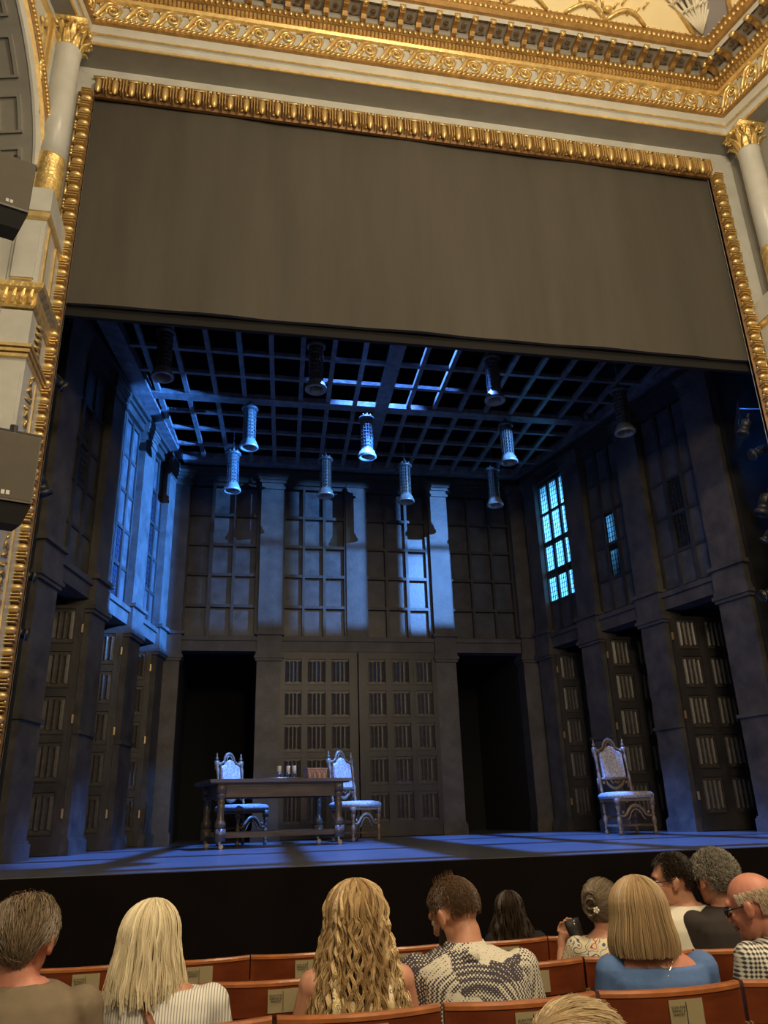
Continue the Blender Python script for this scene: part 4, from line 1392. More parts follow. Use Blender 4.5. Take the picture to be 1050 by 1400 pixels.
def spot(p, d, label, r=.07, L=.2):
    t = thing('spotlight', label, 'stage light', p, group='small black spotlights beside the stage opening')
    t.rotation_mode = 'QUATERNION'
    t.rotation_quaternion = Vector(d).to_track_quat('-Z', 'Y')
    b = MB(); b.lathe([(r * .5, L * .6), (r * .85, L * .5), (r * .9, 0), (r * .8, -.0), (r * .8, -L * .35), (r * 1.0, -L * .36), (r * 1.0, -L * .6), (r * .85, -L * .6), (r * .75, -L * .3)], k=14); b.build('body', M['blackpaint'], t, True)
    b = MB(); b.lathe([(r * .0, -L * .5), (r * .84, -L * .5)], k=14, cap=False); b.build('lens', M['lens'], t)
    b = MB(); b.tube([(r * 1.05, 0, 0), (r * 1.15, 0, L * .45), (0, 0, L * .85), (-r * 1.15, 0, L * .45), (-r * 1.05, 0, 0)], .008, 5); b.tube([(0, 0, L * .8), (0, .0, L * 1.15)], .02, 6); b.build('yoke', M['blackpaint'], t)
    b = MB(); b.tube([(r * 1.02 * math.cos(a), r * 1.02 * math.sin(a), -L * .42) for a in [2 * PI * i / 14 for i in range(14)]], .005, 4, close=True); b.build('filter_ring', M['pewter'], t)
    return t
for px, py, Y, d, r_, lab in ((80, 522, 8.6, (1, .5, -.7), .07, 'small spotlight at the top of the left side, just inside the gilt frame'),
                          (55, 662, 8.45, (.5, .3, -1), .09, 'larger down-pointing spotlight beside the lower left loudspeaker'),
                          (37, 787, 8.5, (1, .2, -.1), .06, 'small spotlight by the capital of the front left pilaster'),
                          (25, 865, 8.5, (1, .2, -.15), .065, 'lowest small spotlight on the left side'),
                          (1018, 585, 8.6, (-.45, .1, -1), .08, 'chrome-ringed spotlight, topmost of the right-hand ladder'),
                          (1037, 618, 8.7, (-1, .3, -.4), .08, 'dim grey spotlight just below the topmost on the right'),
                          (1045, 690, 8.6, (-.4, .2, -1), .10, 'large ribbed spotlight midway down the right edge'),
                          (1049, 733, 8.7, (-.4, .4, -.6), .06, 'small dark spotlight under the large ribbed one'),
                          (1050, 812, 8.6, (-1, .1, -.3), .07, 'lowest spotlight at the right edge above the doorway')):
    spot(onray(px, py, Y), d, lab, r_, r_ * 2.6)
spot((6.22, 11.85, 7.08), (-2.7, 1.95, -.75), 'added small spotlight near the right wall, put in to light the right back lantern', .06, .16)  # body for the added lamp that brightens the right back lantern
# booms carrying them
for x, y, lab in ((-2.45, 8.3, 'slim black lighting boom just behind the left of the gilt frame'), (7.5, 8.3, 'slim black lighting boom behind the right of the gilt frame')):
    t = thing('lighting_boom', lab, 'pole', (x, y, 0))
    b = MB(); b.tube([(0, 0, 0), (0, 0, 7.0)], .025, 8); b.build('pole', M['blackpaint'], t)
    b = MB(); b.lathe([(.12, 0), (.12, .03), (.05, .05)], k=14); b.build('base', M['blackpaint'], t)
# ------------------------------------------------------------------ stalls seats
def text_mesh(name, body, size, m):
    cu = bpy.data.curves.new(name, 'FONT'); cu.body = body; cu.size = size; cu.align_x = 'CENTER'; cu.extrude = .0004; cu.space_line = .95
    o = bpy.data.objects.new(name, cu); COL.objects.link(o)
    bpy.context.view_layer.update()
    me = bpy.data.meshes.new_from_object(o.evaluated_get(bpy.context.evaluated_depsgraph_get()))
    bpy.data.objects.remove(o)
    me.materials.clear(); me.materials.append(m)
    return me
TXT = text_mesh('lettering', 'SCAN FOR\nDRINKS &\nSNACKS', .014, M['ink'])
def make_seat():
    t = thing('theatre_seat', '', 'seat')
    hw = .272
    def yc(x): return -.055 * (1 - (x / hw) ** 2)
    def panel(z0, z1, th, y_off, m, nm, hw_=hw, bev=0):
        b = MB(); n = 12
        RR = []
        for i in range(n + 1):
            x = -hw_ + 2 * hw_ * i / n
            y = yc(x) + y_off
            if bev:
                RR.append([(x, y - th, z0), (x, y - th, z1 - .008), (x, y - th + .006, z1), (x, y - .006, z1), (x, y, z1 - .008), (x, y, z0)])
            else:
                RR.append([(x, y - th, z0), (x, y - th, z1), (x, y, z1), (x, y, z0)])
        b.rings(RR)
        return b.build(nm, m, t)
    panel(.79, .905, .024, 0, M['seatwood'], 'back_panel')
    panel(.905, .925, .034, .005, M['rail'], 'top_rail', bev=1)
    panel(.42, .79, .014, -.006, M['seatdark'], 'lower_back', hw - .03)
    b = MB()
    for sx in (-1, 1):
        b = MB()
        b.box((sx * hw - (.03 if sx > 0 else 0), yc(hw) - .03, .3), (sx * hw + (.03 if sx < 0 else 0), yc(hw) + .0, .90))
        b.build('back_frame', M['seatwood'], t)
    b = MB(); b.rings([[(x, y, z) for x, z in ((-.24, .42), (.24, .42), (.24, .47), (-.24, .47))] for y in (.0, .42)]); b.build('seat_pan', M['velvet'], t)
    for sx in (-1, 1):
        b = MB()
        b.box((sx * hw - .012, -.01, .0), (sx * hw + .012, .06, .44)); b.box((sx * hw - .02, -.01, .0), (sx * hw + .02, .3, .03))
        b.box((sx * hw - .02, .0, .62), (sx * hw + .02, .34, .65)); b.box((sx * hw - .012, .28, .42), (sx * hw + .012, .32, .62)); b.box((sx * hw - .012, 0, .42), (sx * hw + .012, .04, .62))
        b.build('armrest', M['seatwood'], t)
    for sx in (-1, 1):
        b = MB()
        b.box((sx * hw - .004, yc(hw) - .045, .74), (sx * hw + .004, yc(hw) - .03, .80))
        b.build('hinge', M['brass'], t)
    pl = MB(); pl.rings([[(.02 + x, yc(x + .02) - .0265 + dy, z) for x, z in ((-.065, .805), (.065, .805), (.065, .893), (-.065, .893))] for dy in (0, -.004)])
    p = pl.build('plaque', M['plaque'], t)
    o = bpy.data.objects.new('lettering', TXT); COL.objects.link(o); o.parent = p
    o.location = (-.012, -.0872, .868); o.rotation_euler = (PI / 2, 0, 0); o.scale = (.8, .8, 1)
    b = MB(); b.box((.018, -.0868, .812), (.0195, -.084, .886)); b.build('plaque_rule', M['ink'], p)
    return t
S0 = make_seat()
kids_index()
ROWA = [(.19 + .56 * (k + .5), k) for k in range(-2, 4)]
used = False
WHO = {('A', -2): 'behind the man in the khaki jacket', ('A', -1): 'behind the woman with pale blonde hair', ('A', 0): 'behind the woman with long curly hair', ('A', 1): 'behind the man in the patchwork shirt', ('A', 2): 'behind the woman in the blue dress', ('A', 3): 'behind the man in the gingham shirt'}
POSW = {-2: 'at the far left', -1: 'left of the blonde woman', 0: 'seen past the blonde woman', 1: 'seen past the curly-haired woman', 2: 'between the curly hair and the patchwork shirt', 3: 'in front of the patchwork shirt', 4: 'right of the patchwork shirt', 5: 'at the right edge'}
def put_seat(x, y, top, lab, grp):
    global used
    o = S0 if not used else tree_copy(S0)
    used = True
    o.location = (x, y, -1.16); o.scale = (1, 1, (top + 1.16) / .925)
    o['label'] = lab; o['group'] = grp
for x, k in ROWA:
    put_seat(x, 3.0, -.235, 'curved mahogany theatre seat in the nearest row, ' + WHO[('A', k)], 'theatre seats in the nearest row')
for k, w_ in zip(range(-2, 5), ('at the far left', 'just left of the pale blonde hair', 'just right of the pale blonde hair', 'hidden mostly by the long curly hair', 'left of the patchwork shirt', 'behind the woman with the hair clip', 'behind the man in the black T-shirt')):
    put_seat(-.02 + .555 * (k + .5), 3.87, -.27, 'curved mahogany theatre seat in the second row, ' + w_, 'theatre seats in the second row')
for k, w_ in zip(range(-3, 6), ('at the left edge', 'beyond the khaki jacket', 'behind the pale blonde head', 'between the blonde and curly heads', 'beyond the long curly hair', 'just left of the bearded man', 'beyond the bearded man', 'in front of the raised hands', 'beyond the blonde bob')):
    put_seat(.17 + .55 * (k + .5), 4.75, -.30, 'curved mahogany theatre seat in the third row, ' + w_, 'theatre seats in the third row')

# ------------------------------------------------------------------ people
def strand(b, pts, r, u, tone, tip=.35):
    """thin three-sided hair strand; u is the sideways unit vector"""
    o = len(b.v); n = len(pts)
    ux, uy, uz = u
    for i, (x, y, z) in enumerate(pts):
        q = r * (1 - (1 - tip) * i / (n - 1))
        b.v.append((x + ux * q, y + uy * q, z + uz * q))
        b.v.append((x - ux * q, y - uy * q, z - uz * q))
        l = math.sqrt(x * x + y * y) + 1e-6
        b.v.append((x + x / l * q * .9, y + y / l * q * .9, z + q * .35))
        b.tone += [tone] * 3
    for i in range(n - 1):
        a = o + 3 * i
        b.f += [(a, a + 1, a + 4, a + 3), (a + 1, a + 2, a + 5, a + 4), (a + 2, a, a + 3, a + 5)]
SC = (.0, -.012, .028); SR = (.080, .102, .096)
def capmesh(b, keep, infl, tone):
    n, k = 14, 24
    idx = {}
    for i in range(n + 1):
        th = PI * .72 * i / n
        for j in range(k):
            az = 2 * PI * j / k
            d = (math.sin(th) * math.sin(az), math.sin(th) * math.cos(az), math.cos(th))
            idx[(i, j)] = (len(b.v), keep(d))
            b.v.append((SC[0] + d[0] * (SR[0] + infl), SC[1] + d[1] * (SR[1] + infl), SC[2] + d[2] * (SR[2] + infl)))
            b.tone.append(tone)
    for i in range(n):
        for j in range(k):
            q = [idx[(i, j)], idx[(i, (j + 1) % k)], idx[(i + 1, (j + 1) % k)], idx[(i + 1, j)]]
            if all(x[1] for x in q):
                b.f.append(tuple(x[0] for x in q))
def hair_short(rr, keep, length=.03, N_=2600, lift=.3, flow=(0, -.3, -1), infl=.006, curl=0., r=.0016, cap=True, jit=.35, tone=lambda d, q: q):
    b = MB(); b.tone = []
    if cap:
        capmesh(b, keep, infl, .12)
    c = 0
    fl = Vector(flow)
    while c < N_:
        v = Vector((rr.gauss(0, 1), rr.gauss(0, 1), rr.gauss(0, 1))).normalized()
        if not keep(v):
            continue
        c += 1
        g = fl + Vector((rr.gauss(0, jit), rr.gauss(0, jit), rr.gauss(0, jit)))
        tg = g - v * g.dot(v)
        if tg.length < .05:
            tg = v.orthogonal()
        tg.normalize()
        L = length * rr.uniform(.6, 1.15)
        p0 = Vector((SC[0] + v.x * (SR[0] + infl - .002), SC[1] + v.y * (SR[1] + infl - .002), SC[2] + v.z * (SR[2] + infl - .002)))
        sd = tg.cross(v)
        ph = rr.uniform(0, 6.28)
        pts = []
        for i in range(5):
            t = i / 4
            p = p0 + tg * (L * t) + v * (L * lift * math.sin(t * 2.2) - L * L * t * t * 4.0)
            if curl:
                p += sd * curl * math.sin(t * 5 + ph) + v * curl * .8 * (1 - math.cos(t * 5 + ph * .5))
            pts.append((p.x, p.y, p.z))
        strand(b, pts, r * rr.uniform(.7, 1.3), (sd.x, sd.y, sd.z), tone(v, rr.random()))
    return b
def hair_long(rr, zend, N_=900, flare=.12, wave=0., freq=40, face=1.0, r=.0028, infl=.018, segs=18, ragged=.15, inward=0., part=0., zmin=None, back=.0, thick=.02, cl=46, core=True, tn=(.3, .4, .25)):
    """falls from the crown over the ellipsoid then down to zend (head-local)"""
    b = MB(); b.tone = []
    capmesh(b, lambda d: not (d[1] > .62 and d[2] < .42), infl * .6, .1)
    cw = [rr.random() for _ in range(cl + 2)]
    ct = [rr.random() for _ in range(cl + 2)]
    cz = [rr.uniform(-1, 1) for _ in range(cl + 2)]
    if core:
        RR = []
        o = len(b.v)
        zz = [.0, -.03, -.06, zend * .7, zend * .93]
        kk = 20
        for zi, z in enumerate(zz):
            dr = max(0, -z)
            for j in range(kk):
                az = face * .95 + (2 * PI - 1.9 * face) * j / (kk - 1)
                rx = SR[0] - .004 + flare * dr * .8 - inward * (zi > 3) * .8
                ry = SR[1] - .004 + back * dr
                b.v.append((SC[0] + math.sin(az) * rx, SC[1] + math.cos(az) * ry, z)); b.tone.append(.32)
        for zi in range(len(zz) - 1):
            for j in range(kk - 1):
                a = o + zi * kk + j
                b.f.append((a, a + 1, a + kk + 1, a + kk))
    for s in range(N_):
        az0 = rr.uniform(0, 2 * PI)
        a = az0 if az0 <= PI else az0 - 2 * PI           # 0 = face direction
        side = 1 if a > 0 else -1
        aa = abs(a)
        end = max(aa, face + rr.uniform(0, .25))
        # squeeze front strands back over the ears
        if aa < face + .25:
            end = face + .25 * aa / (face + .25) + rr.uniform(0, .12)
        ci = int((end * side + PI) / (2 * PI) * cl) % cl
        lay = rr.uniform(.15, 1.0)
        th0 = rr.uniform(.04, .9)
        rx, ry, rz = SR[0] + infl * lay, SR[1] + infl * lay, SR[2] + infl * lay * .8
        L1 = 7
        pts = []
        ze = zend * (1 + rr.uniform(-ragged, ragged) + cz[ci] * ragged * .5)
        nf = segs - L1
        for i in range(segs):
            if i < L1:
                t = i / (L1 - 1)
                th = th0 + (PI / 2 - th0) * t
                f = (th - 0.04) / (PI / 2)
                az = (aa + (end - aa) * min(1, f * 1.3)) * side
                x = SC[0] + part * (1 - f) + rx * math.sin(th) * math.sin(az)
                y = SC[1] + ry * math.sin(th) * math.cos(az)
                z = SC[2] + rz * math.cos(th)
                dw = 0.10 * f
            else:
                t = (i - L1 + 1) / nf
                z = SC[2] + (ze - SC[2]) * t
                dr = SC[2] - z
                az = end * side
                fl = flare * dr * min(1, dr / .08) - inward * t ** 4
                x = SC[0] + (rx + fl + thick * lay * (3 * t * t - 2 * t * t * t)) * math.sin(az)
                y = SC[1] + (ry + back * dr - inward * .5 * t ** 4) * math.cos(az)
                dw = .10 + dr
            if wave:
                ph = cw[ci] * 6.28 + rr.uniform(-.35, .35) * .0
                wv = wave * min(1, dw / .05) * (.6 + .8 * ct[ci])
                k = math.sin(freq * dw * (.8 + .4 * cw[(ci + 5) % cl]) + ph + lay)
                x += wv * k * math.cos(az); y -= wv * k * math.sin(az)
                k2 = math.cos(freq * dw + ph * 1.7)
                x += wv * .7 * k2 * math.sin(az); y += wv * .7 * k2 * math.cos(az)
            pts.append((x, y, z))
        tone = min(1, max(0, tn[0] + tn[1] * ct[ci] + rr.uniform(-tn[2], tn[2])))
        strand(b, pts, r * rr.uniform(.6, 1.3), (math.cos(end * side), -math.sin(end * side), 0), tone, .4)
    return b

def person(key, label, hp, Y, body_dx, byaw, lean, hyaw, hpitch, hair_b, hair_k, cloth, skin='skin', width=1.0, sleeve=1, neck_z=1.045, broll=0, hroll=0, hscale=1.0, extras=None, arms=None, bdy=0., bare=False, lx=0.):
    """hp: where the head centre is in the photograph, Y its distance; the body is posed beneath it"""
    hc = onray(hp[0], hp[1], Y)
    s = max(.8, (hc.z + 1.16) / (1.18 - abs(math.sin(hpitch)) * .04))
    root = thing('person', label, 'person', (0, 0, 0))
    hx, hy = -body_dx / s, lean * .66 + .02 + bdy + max(0, math.sin(-hpitch)) * .05
    cyaw, syaw = math.cos(byaw), math.sin(byaw)
    root.location = (hc.x - s * (hx * cyaw - hy * syaw), hc.y - s * (hx * syaw + hy * cyaw), -1.16)
    root.rotation_euler = (0, 0, byaw); root.scale = (s, s, s)
    zc = (hc.z + 1.16) / s
    T = Matrix.Translation((hx, hy, zc)) @ Matrix.Rotation(hyaw, 4, 'Z') @ Matrix.Rotation(hpitch, 4, 'X') @ Matrix.Rotation(hroll, 4, 'Y') @ Matrix.Scale(hscale, 4)
    T3 = T.to_3x3()
    def Wp(x, y, z): return (x + lx * (z - .45), y + lean * (z - .45), z)
    b = MB()
    def hE(c, r, k=12, n=9): b.ell(tuple(T @ Vector(c)), r, k, n, T3)
    def hT(pts, r, k=8): b.tube([T @ Vector(p) for p in pts], r, k)
    # head
    hE((0, -.012, .028), (.076, .097, .092), 20, 14)
    hE((0, .022, -.03), (.062, .066, .078), 16, 11)
    hE((0, .045, -.075), (.042, .042, .032)); hE((0, .072, -.088), (.020, .018, .018))
    hE((0, .078, .03), (.052, .018, .022)); hE((.034, .066, -.018), (.022, .018, .020)); hE((-.034, .066, -.018), (.022, .018, .020))
    hT([(0, .088, .015), (0, .104, -.008), (0, .112, -.026)], [.008, .010, .014]); hE((.012, .1, -.032), (.008, .009, .007)); hE((-.012, .1, -.032), (.008, .009, .007))
    for sx in (-1, 1):
        hE((sx * .084, -.006, -.004), (.010, .020, .032)); hE((sx * .090, -.014, .008), (.008, .012, .020)); hE((sx * .080, .004, -.028), (.008, .010, .012))
    # neck
    nb = Wp(0, -.005, 1.02)
    n1 = T @ Vector((0, -.028, -.06))
    b.tube([nb, Vector(nb).lerp(n1, .5), n1, T @ Vector((0, -.02, .0))], [.066 * width, .056 * width, .055, .05], 14)
    RG = [(.42, .17, .13, 0), (.55, .152, .12, 0), (.70, .150, .12, .0), (.85, .17, .125, 0), (.95, .178, .118, 0), (1.0, .165, .10, 0), (1.032, .125, .08, 0), (1.055, .085, .066, 0), (1.075, .058, .056, 0)]
    def torso(bb, g, z0, z1, sc=1.):
        RR = []
        for z, rx, ry, cy in RG:
            if z < z0 - 1e-6 or z > z1 + 1e-6: continue
            RR.append([Wp((rx * width + g) * sc * math.copysign(abs(math.cos(a)) ** .85, math.cos(a)), cy + (ry + g) * math.copysign(abs(math.sin(a)) ** .85, math.sin(a)), z + g * .5) for a in [2 * PI * j / 20 for j in range(20)]])
        bb.rings(RR)
    torso(b, 0, 0, 2)
    if arms is None:
        arms = {-1: [(.235, .06, .72), (.13, .30, .62)], 1: [(.235, .06, .72), (.13, .30, .62)]}
    sw = .175 * width
    for sx in (-1, 1):
        S_ = Vector(Wp(sx * sw, 0, .985)); E_ = Vector(Wp(sx * arms[sx][0][0], arms[sx][0][1], arms[sx][0][2])); W_ = Vector(Wp(sx * arms[sx][1][0], arms[sx][1][1], arms[sx][1][2]))
        b.ell(tuple(S_), (.056, .056, .056)); b.tube([S_, S_.lerp(E_, .5), E_], [.052, .046, .038], 10); b.ell(tuple(E_), (.04, .04, .04))
        b.tube([E_, E_.lerp(W_, .3), W_], [.039, .037, .025], 10)
        d = (W_ - E_).normalized()
        hand_dir = Vector((-.4 * sx, .8, -.35)).normalized() if arms[sx][1][2] < .9 else Vector((.3 * -sx, .25, .9)).normalized()
        sd = hand_dir.cross(Vector((0, 0, 1)) if abs(hand_dir.z) < .8 else Vector((0, 1, 0))).normalized()
        palm = W_ + hand_dir * .05
        b.tube([W_, palm, W_ + hand_dir * .09], [.026, .036, .032], 8, flat=.6)
        for fi, (o_, L_) in enumerate(((-.030, .062), (-.010, .074), (.011, .069), (.031, .052))):
            f0 = W_ + hand_dir * .085 + sd * o_
            nrm = sd.cross(hand_dir)
            b.tube([f0, f0 + hand_dir * L_ * .5, f0 + hand_dir * L_ * .85 - nrm * .02, f0 + hand_dir * L_ * .95 - nrm * .035], [.0095, .009, .0085, .007], 7)
        b.tube([W_ + hand_dir * .03 - sd * .025, W_ + hand_dir * .06 - sd * .05, W_ + hand_dir * .09 - sd * .055], [.012, .011, .008], 7)
    body = b.build('body', M[skin], root, True)
    mo = body.modifiers.new('r', 'REMESH'); mo.mode = 'VOXEL'; mo.voxel_size = .0065; mo.use_smooth_shade = True
    mo = body.modifiers.new('s', 'SMOOTH'); mo.factor = .6; mo.iterations = 3
    # eyes, brows, lips
    for sx in (-1, 1):
        e = MB(); e.ell(tuple(T @ Vector((sx * .031, .0765, .006))), (.012, .012, .012), 10, 7); e.build('eye', M['eye'], root, True)
        e = MB(); e.ell(tuple(T @ Vector((sx * .031, .0872, .006))), (.005, .003, .005), 8, 5, T3); e.build('iris', M['ink'], root, True)
        e = MB(); e.tube([T @ Vector(p) for p in ((sx * .015, .097, .026), (sx * .032, .093, .031), (sx * .048, .082, .026))], [.003, .004, .002], 5); e.tone = [.3] * len(e.v); e.build('eyebrow', H[hair_k], root)
    e = MB(); e.tube([T @ Vector(p) for p in ((-.024, .085, -.055), (-.01, .097, -.052), (0, .099, -.054), (.01, .097, -.052), (.024, .085, -.055))], [.002, .005, .004, .005, .002], 6); e.tube([T @ Vector(p) for p in ((-.022, .086, -.058), (0, .099, -.063), (.022, .086, -.058))], [.002, .006, .002], 6); e.build('lips', M['lips'], root, True)
    # clothing
    if not bare:
        c = MB(); torso(c, .014, .42, neck_z)
    else:
        c = MB(); torso(c, .010, .42, .86)
        for sx in (-1, 1):
            pts = []
            for x, y, z in ((.09, -.12, .84), (.085, -.13, .94), (.075, -.10, 1.01), (.07, -.04, 1.045), (.07, .05, 1.02), (.08, .11, .9), (.09, .12, .84)):
                pts.append(Wp(sx * x, y, z))
            c.tube(pts, .034, 8, flat=.35)
        c.ell(Wp(0, -.115, .90), (.10, .03, .07))
    if sleeve:
        for sx in (-1, 1):
            S_ = Vector(Wp(sx * sw, 0, .985)); E_ = Vector(Wp(sx * arms[sx][0][0], arms[sx][0][1], arms[sx][0][2])); W_ = Vector(Wp(sx * arms[sx][1][0], arms[sx][1][1], arms[sx][1][2]))
            c.ell(tuple(S_), (.070, .068, .066))
            if sleeve == 1:
                q = S_.lerp(E_, .78); c.tube([S_, S_.lerp(E_, .4), q], [.066, .062, .060], 12)
            else:
                c.tube([S_, S_.lerp(E_, .5), E_], [.066, .060, .052], 12); c.ell(tuple(E_), (.052, .052, .052)); c.tube([E_, E_.lerp(W_, .9)], [.052, .042], 12)
    g = c.build('clothing', CL[cloth], root, True)
    mo = g.modifiers.new('r', 'REMESH'); mo.mode = 'VOXEL'; mo.voxel_size = .009; mo.use_smooth_shade = True
    mo = g.modifiers.new('s', 'SMOOTH'); mo.factor = .5; mo.iterations = 4
    tr = MB()
    for sx in (-1, 1):
        tr.ell((sx * .09, .0, .50), (.10, .12, .09)); tr.tube([(sx * .09, .0, .51), (sx * .10, .22, .53), (sx * .10, .42, .52)], [.085, .078, .062], 12); tr.ell((sx * .10, .43, .51), (.062, .062, .062)); tr.tube([(sx * .10, .43, .50), (sx * .10, .42, .3), (sx * .10, .40, .09)], [.058, .058, .042], 12)
    lo = tr.build('trousers', M['trouser'], root, True)
    mo = lo.modifiers.new('r', 'REMESH'); mo.mode = 'VOXEL'; mo.voxel_size = .015; mo.use_smooth_shade = True
    for sx in (-1, 1):
        sh = MB(); sh.ell((sx * .10, .45, .035), (.042, .12, .035), 10, 6); sh.box((sx * .10 - .035, .34, 0), (sx * .10 + .035, .56, .015)); sh.build('shoe', M['blackpaint'], root, True)
    # hair
    if hair_b:
        ho = hair_b.build('hair', H[hair_k], root)
        ho.matrix_parent_inverse = Matrix.Identity(4)
        ho.matrix_basis = T
        ho['kind'] = 'stuff'
    if extras:
        extras(root, T, T3, Wp, b)
    return root, T

rr = random.Random(21)
def keep_m(hair_front=.55, nape=-.62):
    def k(d):
        if d[1] > .5 and d[2] < hair_front: return False
        if d[1] > .05 and d[2] < -.05: return False
        if d[2] < nape: return False
        if abs(d[0]) > .75 and -.32 < d[1] < .35 and d[2] < .02: return False
        return True
    return k
def glasses(root, T, T3, Wp, b):
    e = MB()
    for sx in (-1, 1):
        e.tube([T @ Vector((sx * .034 + .024 * math.cos(a), .100 - .01 * abs(math.cos(a)), .004 + .018 * math.sin(a))) for a in [2 * PI * i / 14 for i in range(14)]], .0028, 5, close=True)
        e.tube([T @ Vector(p) for p in ((sx * .058, .092, .010), (sx * .078, .06, .010), (sx * .086, .0, .012), (sx * .084, -.02, -.006))], .0028, 5)
    e.tube([T @ Vector(p) for p in ((-.011, .102, .008), (0, .106, .010), (.011, .102, .008))], .0028, 5)
    e.build('glasses', M['blackpaint'], root)
    for sx in (-1, 1):
        l = MB(); l.rings([[T @ Vector((sx * .034 + .022 * math.cos(a), .098 + dy, .004 + .016 * math.sin(a))) for a in [2 * PI * i / 12 for i in range(12)]] for dy in (0, .001)]); l.build('lens', M['lens'], root)
def collar(mk, r0=.072, z=1.05, h=.035, lean_=0.):
    def f(root, T, T3, Wp, b):
        e = MB(); RR = []
        for i in range(17):
            a = R(-60) + R(300) * i / 16 - R(90) + R(0)
            a = -PI / 2 + (i / 16 - .5) * R(290)
            x, y = math.cos(a), math.sin(a)
            RR.append([Wp(x * r0 * 1.0, y * r0, z + h), Wp(x * (r0 + .006), y * (r0 + .006), z + h + .004), Wp(x * (r0 + .042), y * (r0 + .036), z - .022), Wp(x * (r0 + .034), y * (r0 + .028), z - .026), Wp(x * (r0 - .004), y * (r0 - .004), z - .01)])
        e.rings(RR)
        e.build('collar', CL[mk], root, True)
    return f

# 1 man at the far left, khaki jacket, thin crown
hb = hair_short(rr, lambda d: keep_m(.4, -.5)(d) and not ((d[0] + .25) ** 2 + (d[1] - .15) ** 2 < .16 and d[2] > .3 and rr.random() > .12), .055, 2600, .22, (.25, -.6, -.8), cap=False, jit=.12, r=.0018)
capmesh(hb, lambda d: keep_m(.4, -.5)(d) and not ((d[0] + .25) ** 2 + (d[1] - .15) ** 2 < .22 and d[2] > .2), .004, .2)
person('leftman', 'man at the far left in khaki jacket with thinning brown hair', (31, 1288), 3.1, .02, R(-4), .03, R(-8), R(-4), hb, 'leftman', 'khaki', 'skinred', 1.12, 2, 1.06, hscale=1.14, extras=collar('khaki', .07, 1.03, .03))
# 2 pale blonde woman, layered hair, tan strap
def strap(root, T, T3, Wp, b):
    e = MB(); e.tube([Wp(*p) for p in ((-.05, -.098, 1.035), (.0, -.135, .95), (.07, -.15, .85), (.14, -.14, .74), (.18, -.10, .6))], .026, 8, flat=.18); e.build('bag_strap', M['leather'], root, True, label='tan leather bag strap')
hb = hair_long(rr, -.135, 2200, .06, .0028, 50, .9, .0021, .022, 16, .26, .0, .01, back=.06, thick=.022, cl=60)
person('blonde', 'woman with shoulder-length pale blonde hair in a striped white shirt', (203, 1292), 3.2, .06, R(-4), .02, R(10), R(-6), hb, 'blonde', 'stripe', 'skin', .98, 1, 1.05, hscale=1.1, extras=strap)
# 3 long curly honey hair
hb = hair_long(rr, -.37, 2600, .17, .009, 70, .95, .0028, .032, 30, .12, .0, .0, back=.06, thick=.035, cl=90, tn=(.12, .7, .28))
person('curly', 'woman with very long curly honey-blonde hair and a cream patterned top', (486, 1262), 3.22, .0, R(0), .0, R(0), R(-2), hb, 'curly', 'cream', 'skin', .92, 0, 1.0, hscale=1.05, bare=True)
# 4 bearded man, patchwork shirt, head bowed to the left
def beard(root, T, T3, Wp, b):
    e = MB(); e.tone = []
    r2 = random.Random(4)
    for i in range(900):
        sx = r2.choice((-1, 1)); t = r2.random()
        p = Vector((sx * (.069 - .05 * t ** 1.5), .012 + .082 * t, -.045 - .045 * t + r2.uniform(-.02, .03)))
        q = p + Vector((sx * .004, .008, -.022))
        P = [tuple(T @ p), tuple(T @ ((p + q) / 2)), tuple(T @ q)]
        strand(e, P, .0028, (0, 1, 0), r2.random() * .5)
    e.build('beard', H['dark'], root, kind='stuff')
    collar('patch', .07, 1.045, .035)(root, T, T3, Wp, b)
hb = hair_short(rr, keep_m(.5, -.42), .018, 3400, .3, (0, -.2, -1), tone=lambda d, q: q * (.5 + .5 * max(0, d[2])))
for i in range(60):
    x = rr.uniform(-.02, .03); p = (x, rr.uniform(-.05, .03), .125)
    strand(hb, [p, (p[0] - .004, p[1] - .004, p[2] + .012), (p[0] - .012, p[1] - .012, p[2] + .022)], .002, (1, 0, 0), rr.random())
person('patch', 'bearded man with short brown hair in a patchwork print shirt, head bowed', (621, 1252), 3.32, .10, R(-6), .12, R(42), R(-24), hb, 'patch', 'patch', 'skin', 1.17, 1, 1.06, hscale=1.06, extras=beard, lx=-.12)
# 5 dim long-haired woman far ahead
hb = hair_long(rr, -.30, 800, .28, .006, 50, .9, .003, .022, 18, .12, back=.1, thick=.03)
person('dark', 'woman with long dark hair sitting in shadow beyond the third row', (697, 1246), 5.1, .02, R(-10), .0, R(-14), R(0), hb, 'dark', 'dark', 'skin', .95, 1, 1.05, hscale=1.05)
# 6 woman with pinned-up ash hair, hands raised holding a dark glass
def clip(root, T, T3, Wp, b):
    e = MB(); e.tone = []
    for k in range(46):
        a0 = k * .7
        pts = []
        for i in range(10):
            t = i / 9; a = a0 + t * 3.6
            pts.append((-.050 + (.034 - .006 * t) * math.cos(a) * (1 + .2 * math.sin(k)), -.128 - .032 * math.sin(t * PI) - .010 * math.sin(a), .030 + (.048 - .02 * t) * math.sin(a) - .03 * (k % 2)))
        o = len(e.v)
        strand(e, [tuple(T @ Vector(p)) for p in pts], .005, (0, 0, 1), (k % 7) / 7)
    e.build('hair_twist', H['bun'], root, kind='stuff')
    e = MB()
    for k in range(5):
        a = k * 2 * PI / 5
        e.ell(tuple(T @ Vector((-.022 + .010 * math.cos(a), -.180, -.012 + .010 * math.sin(a)))), (.007, .003, .007), 8, 5)
    e.ell(tuple(T @ Vector((-.022, -.184, -.012))), (.004, .004, .004), 6, 4)
    e.build('flower_clip', M['white'], root, True)
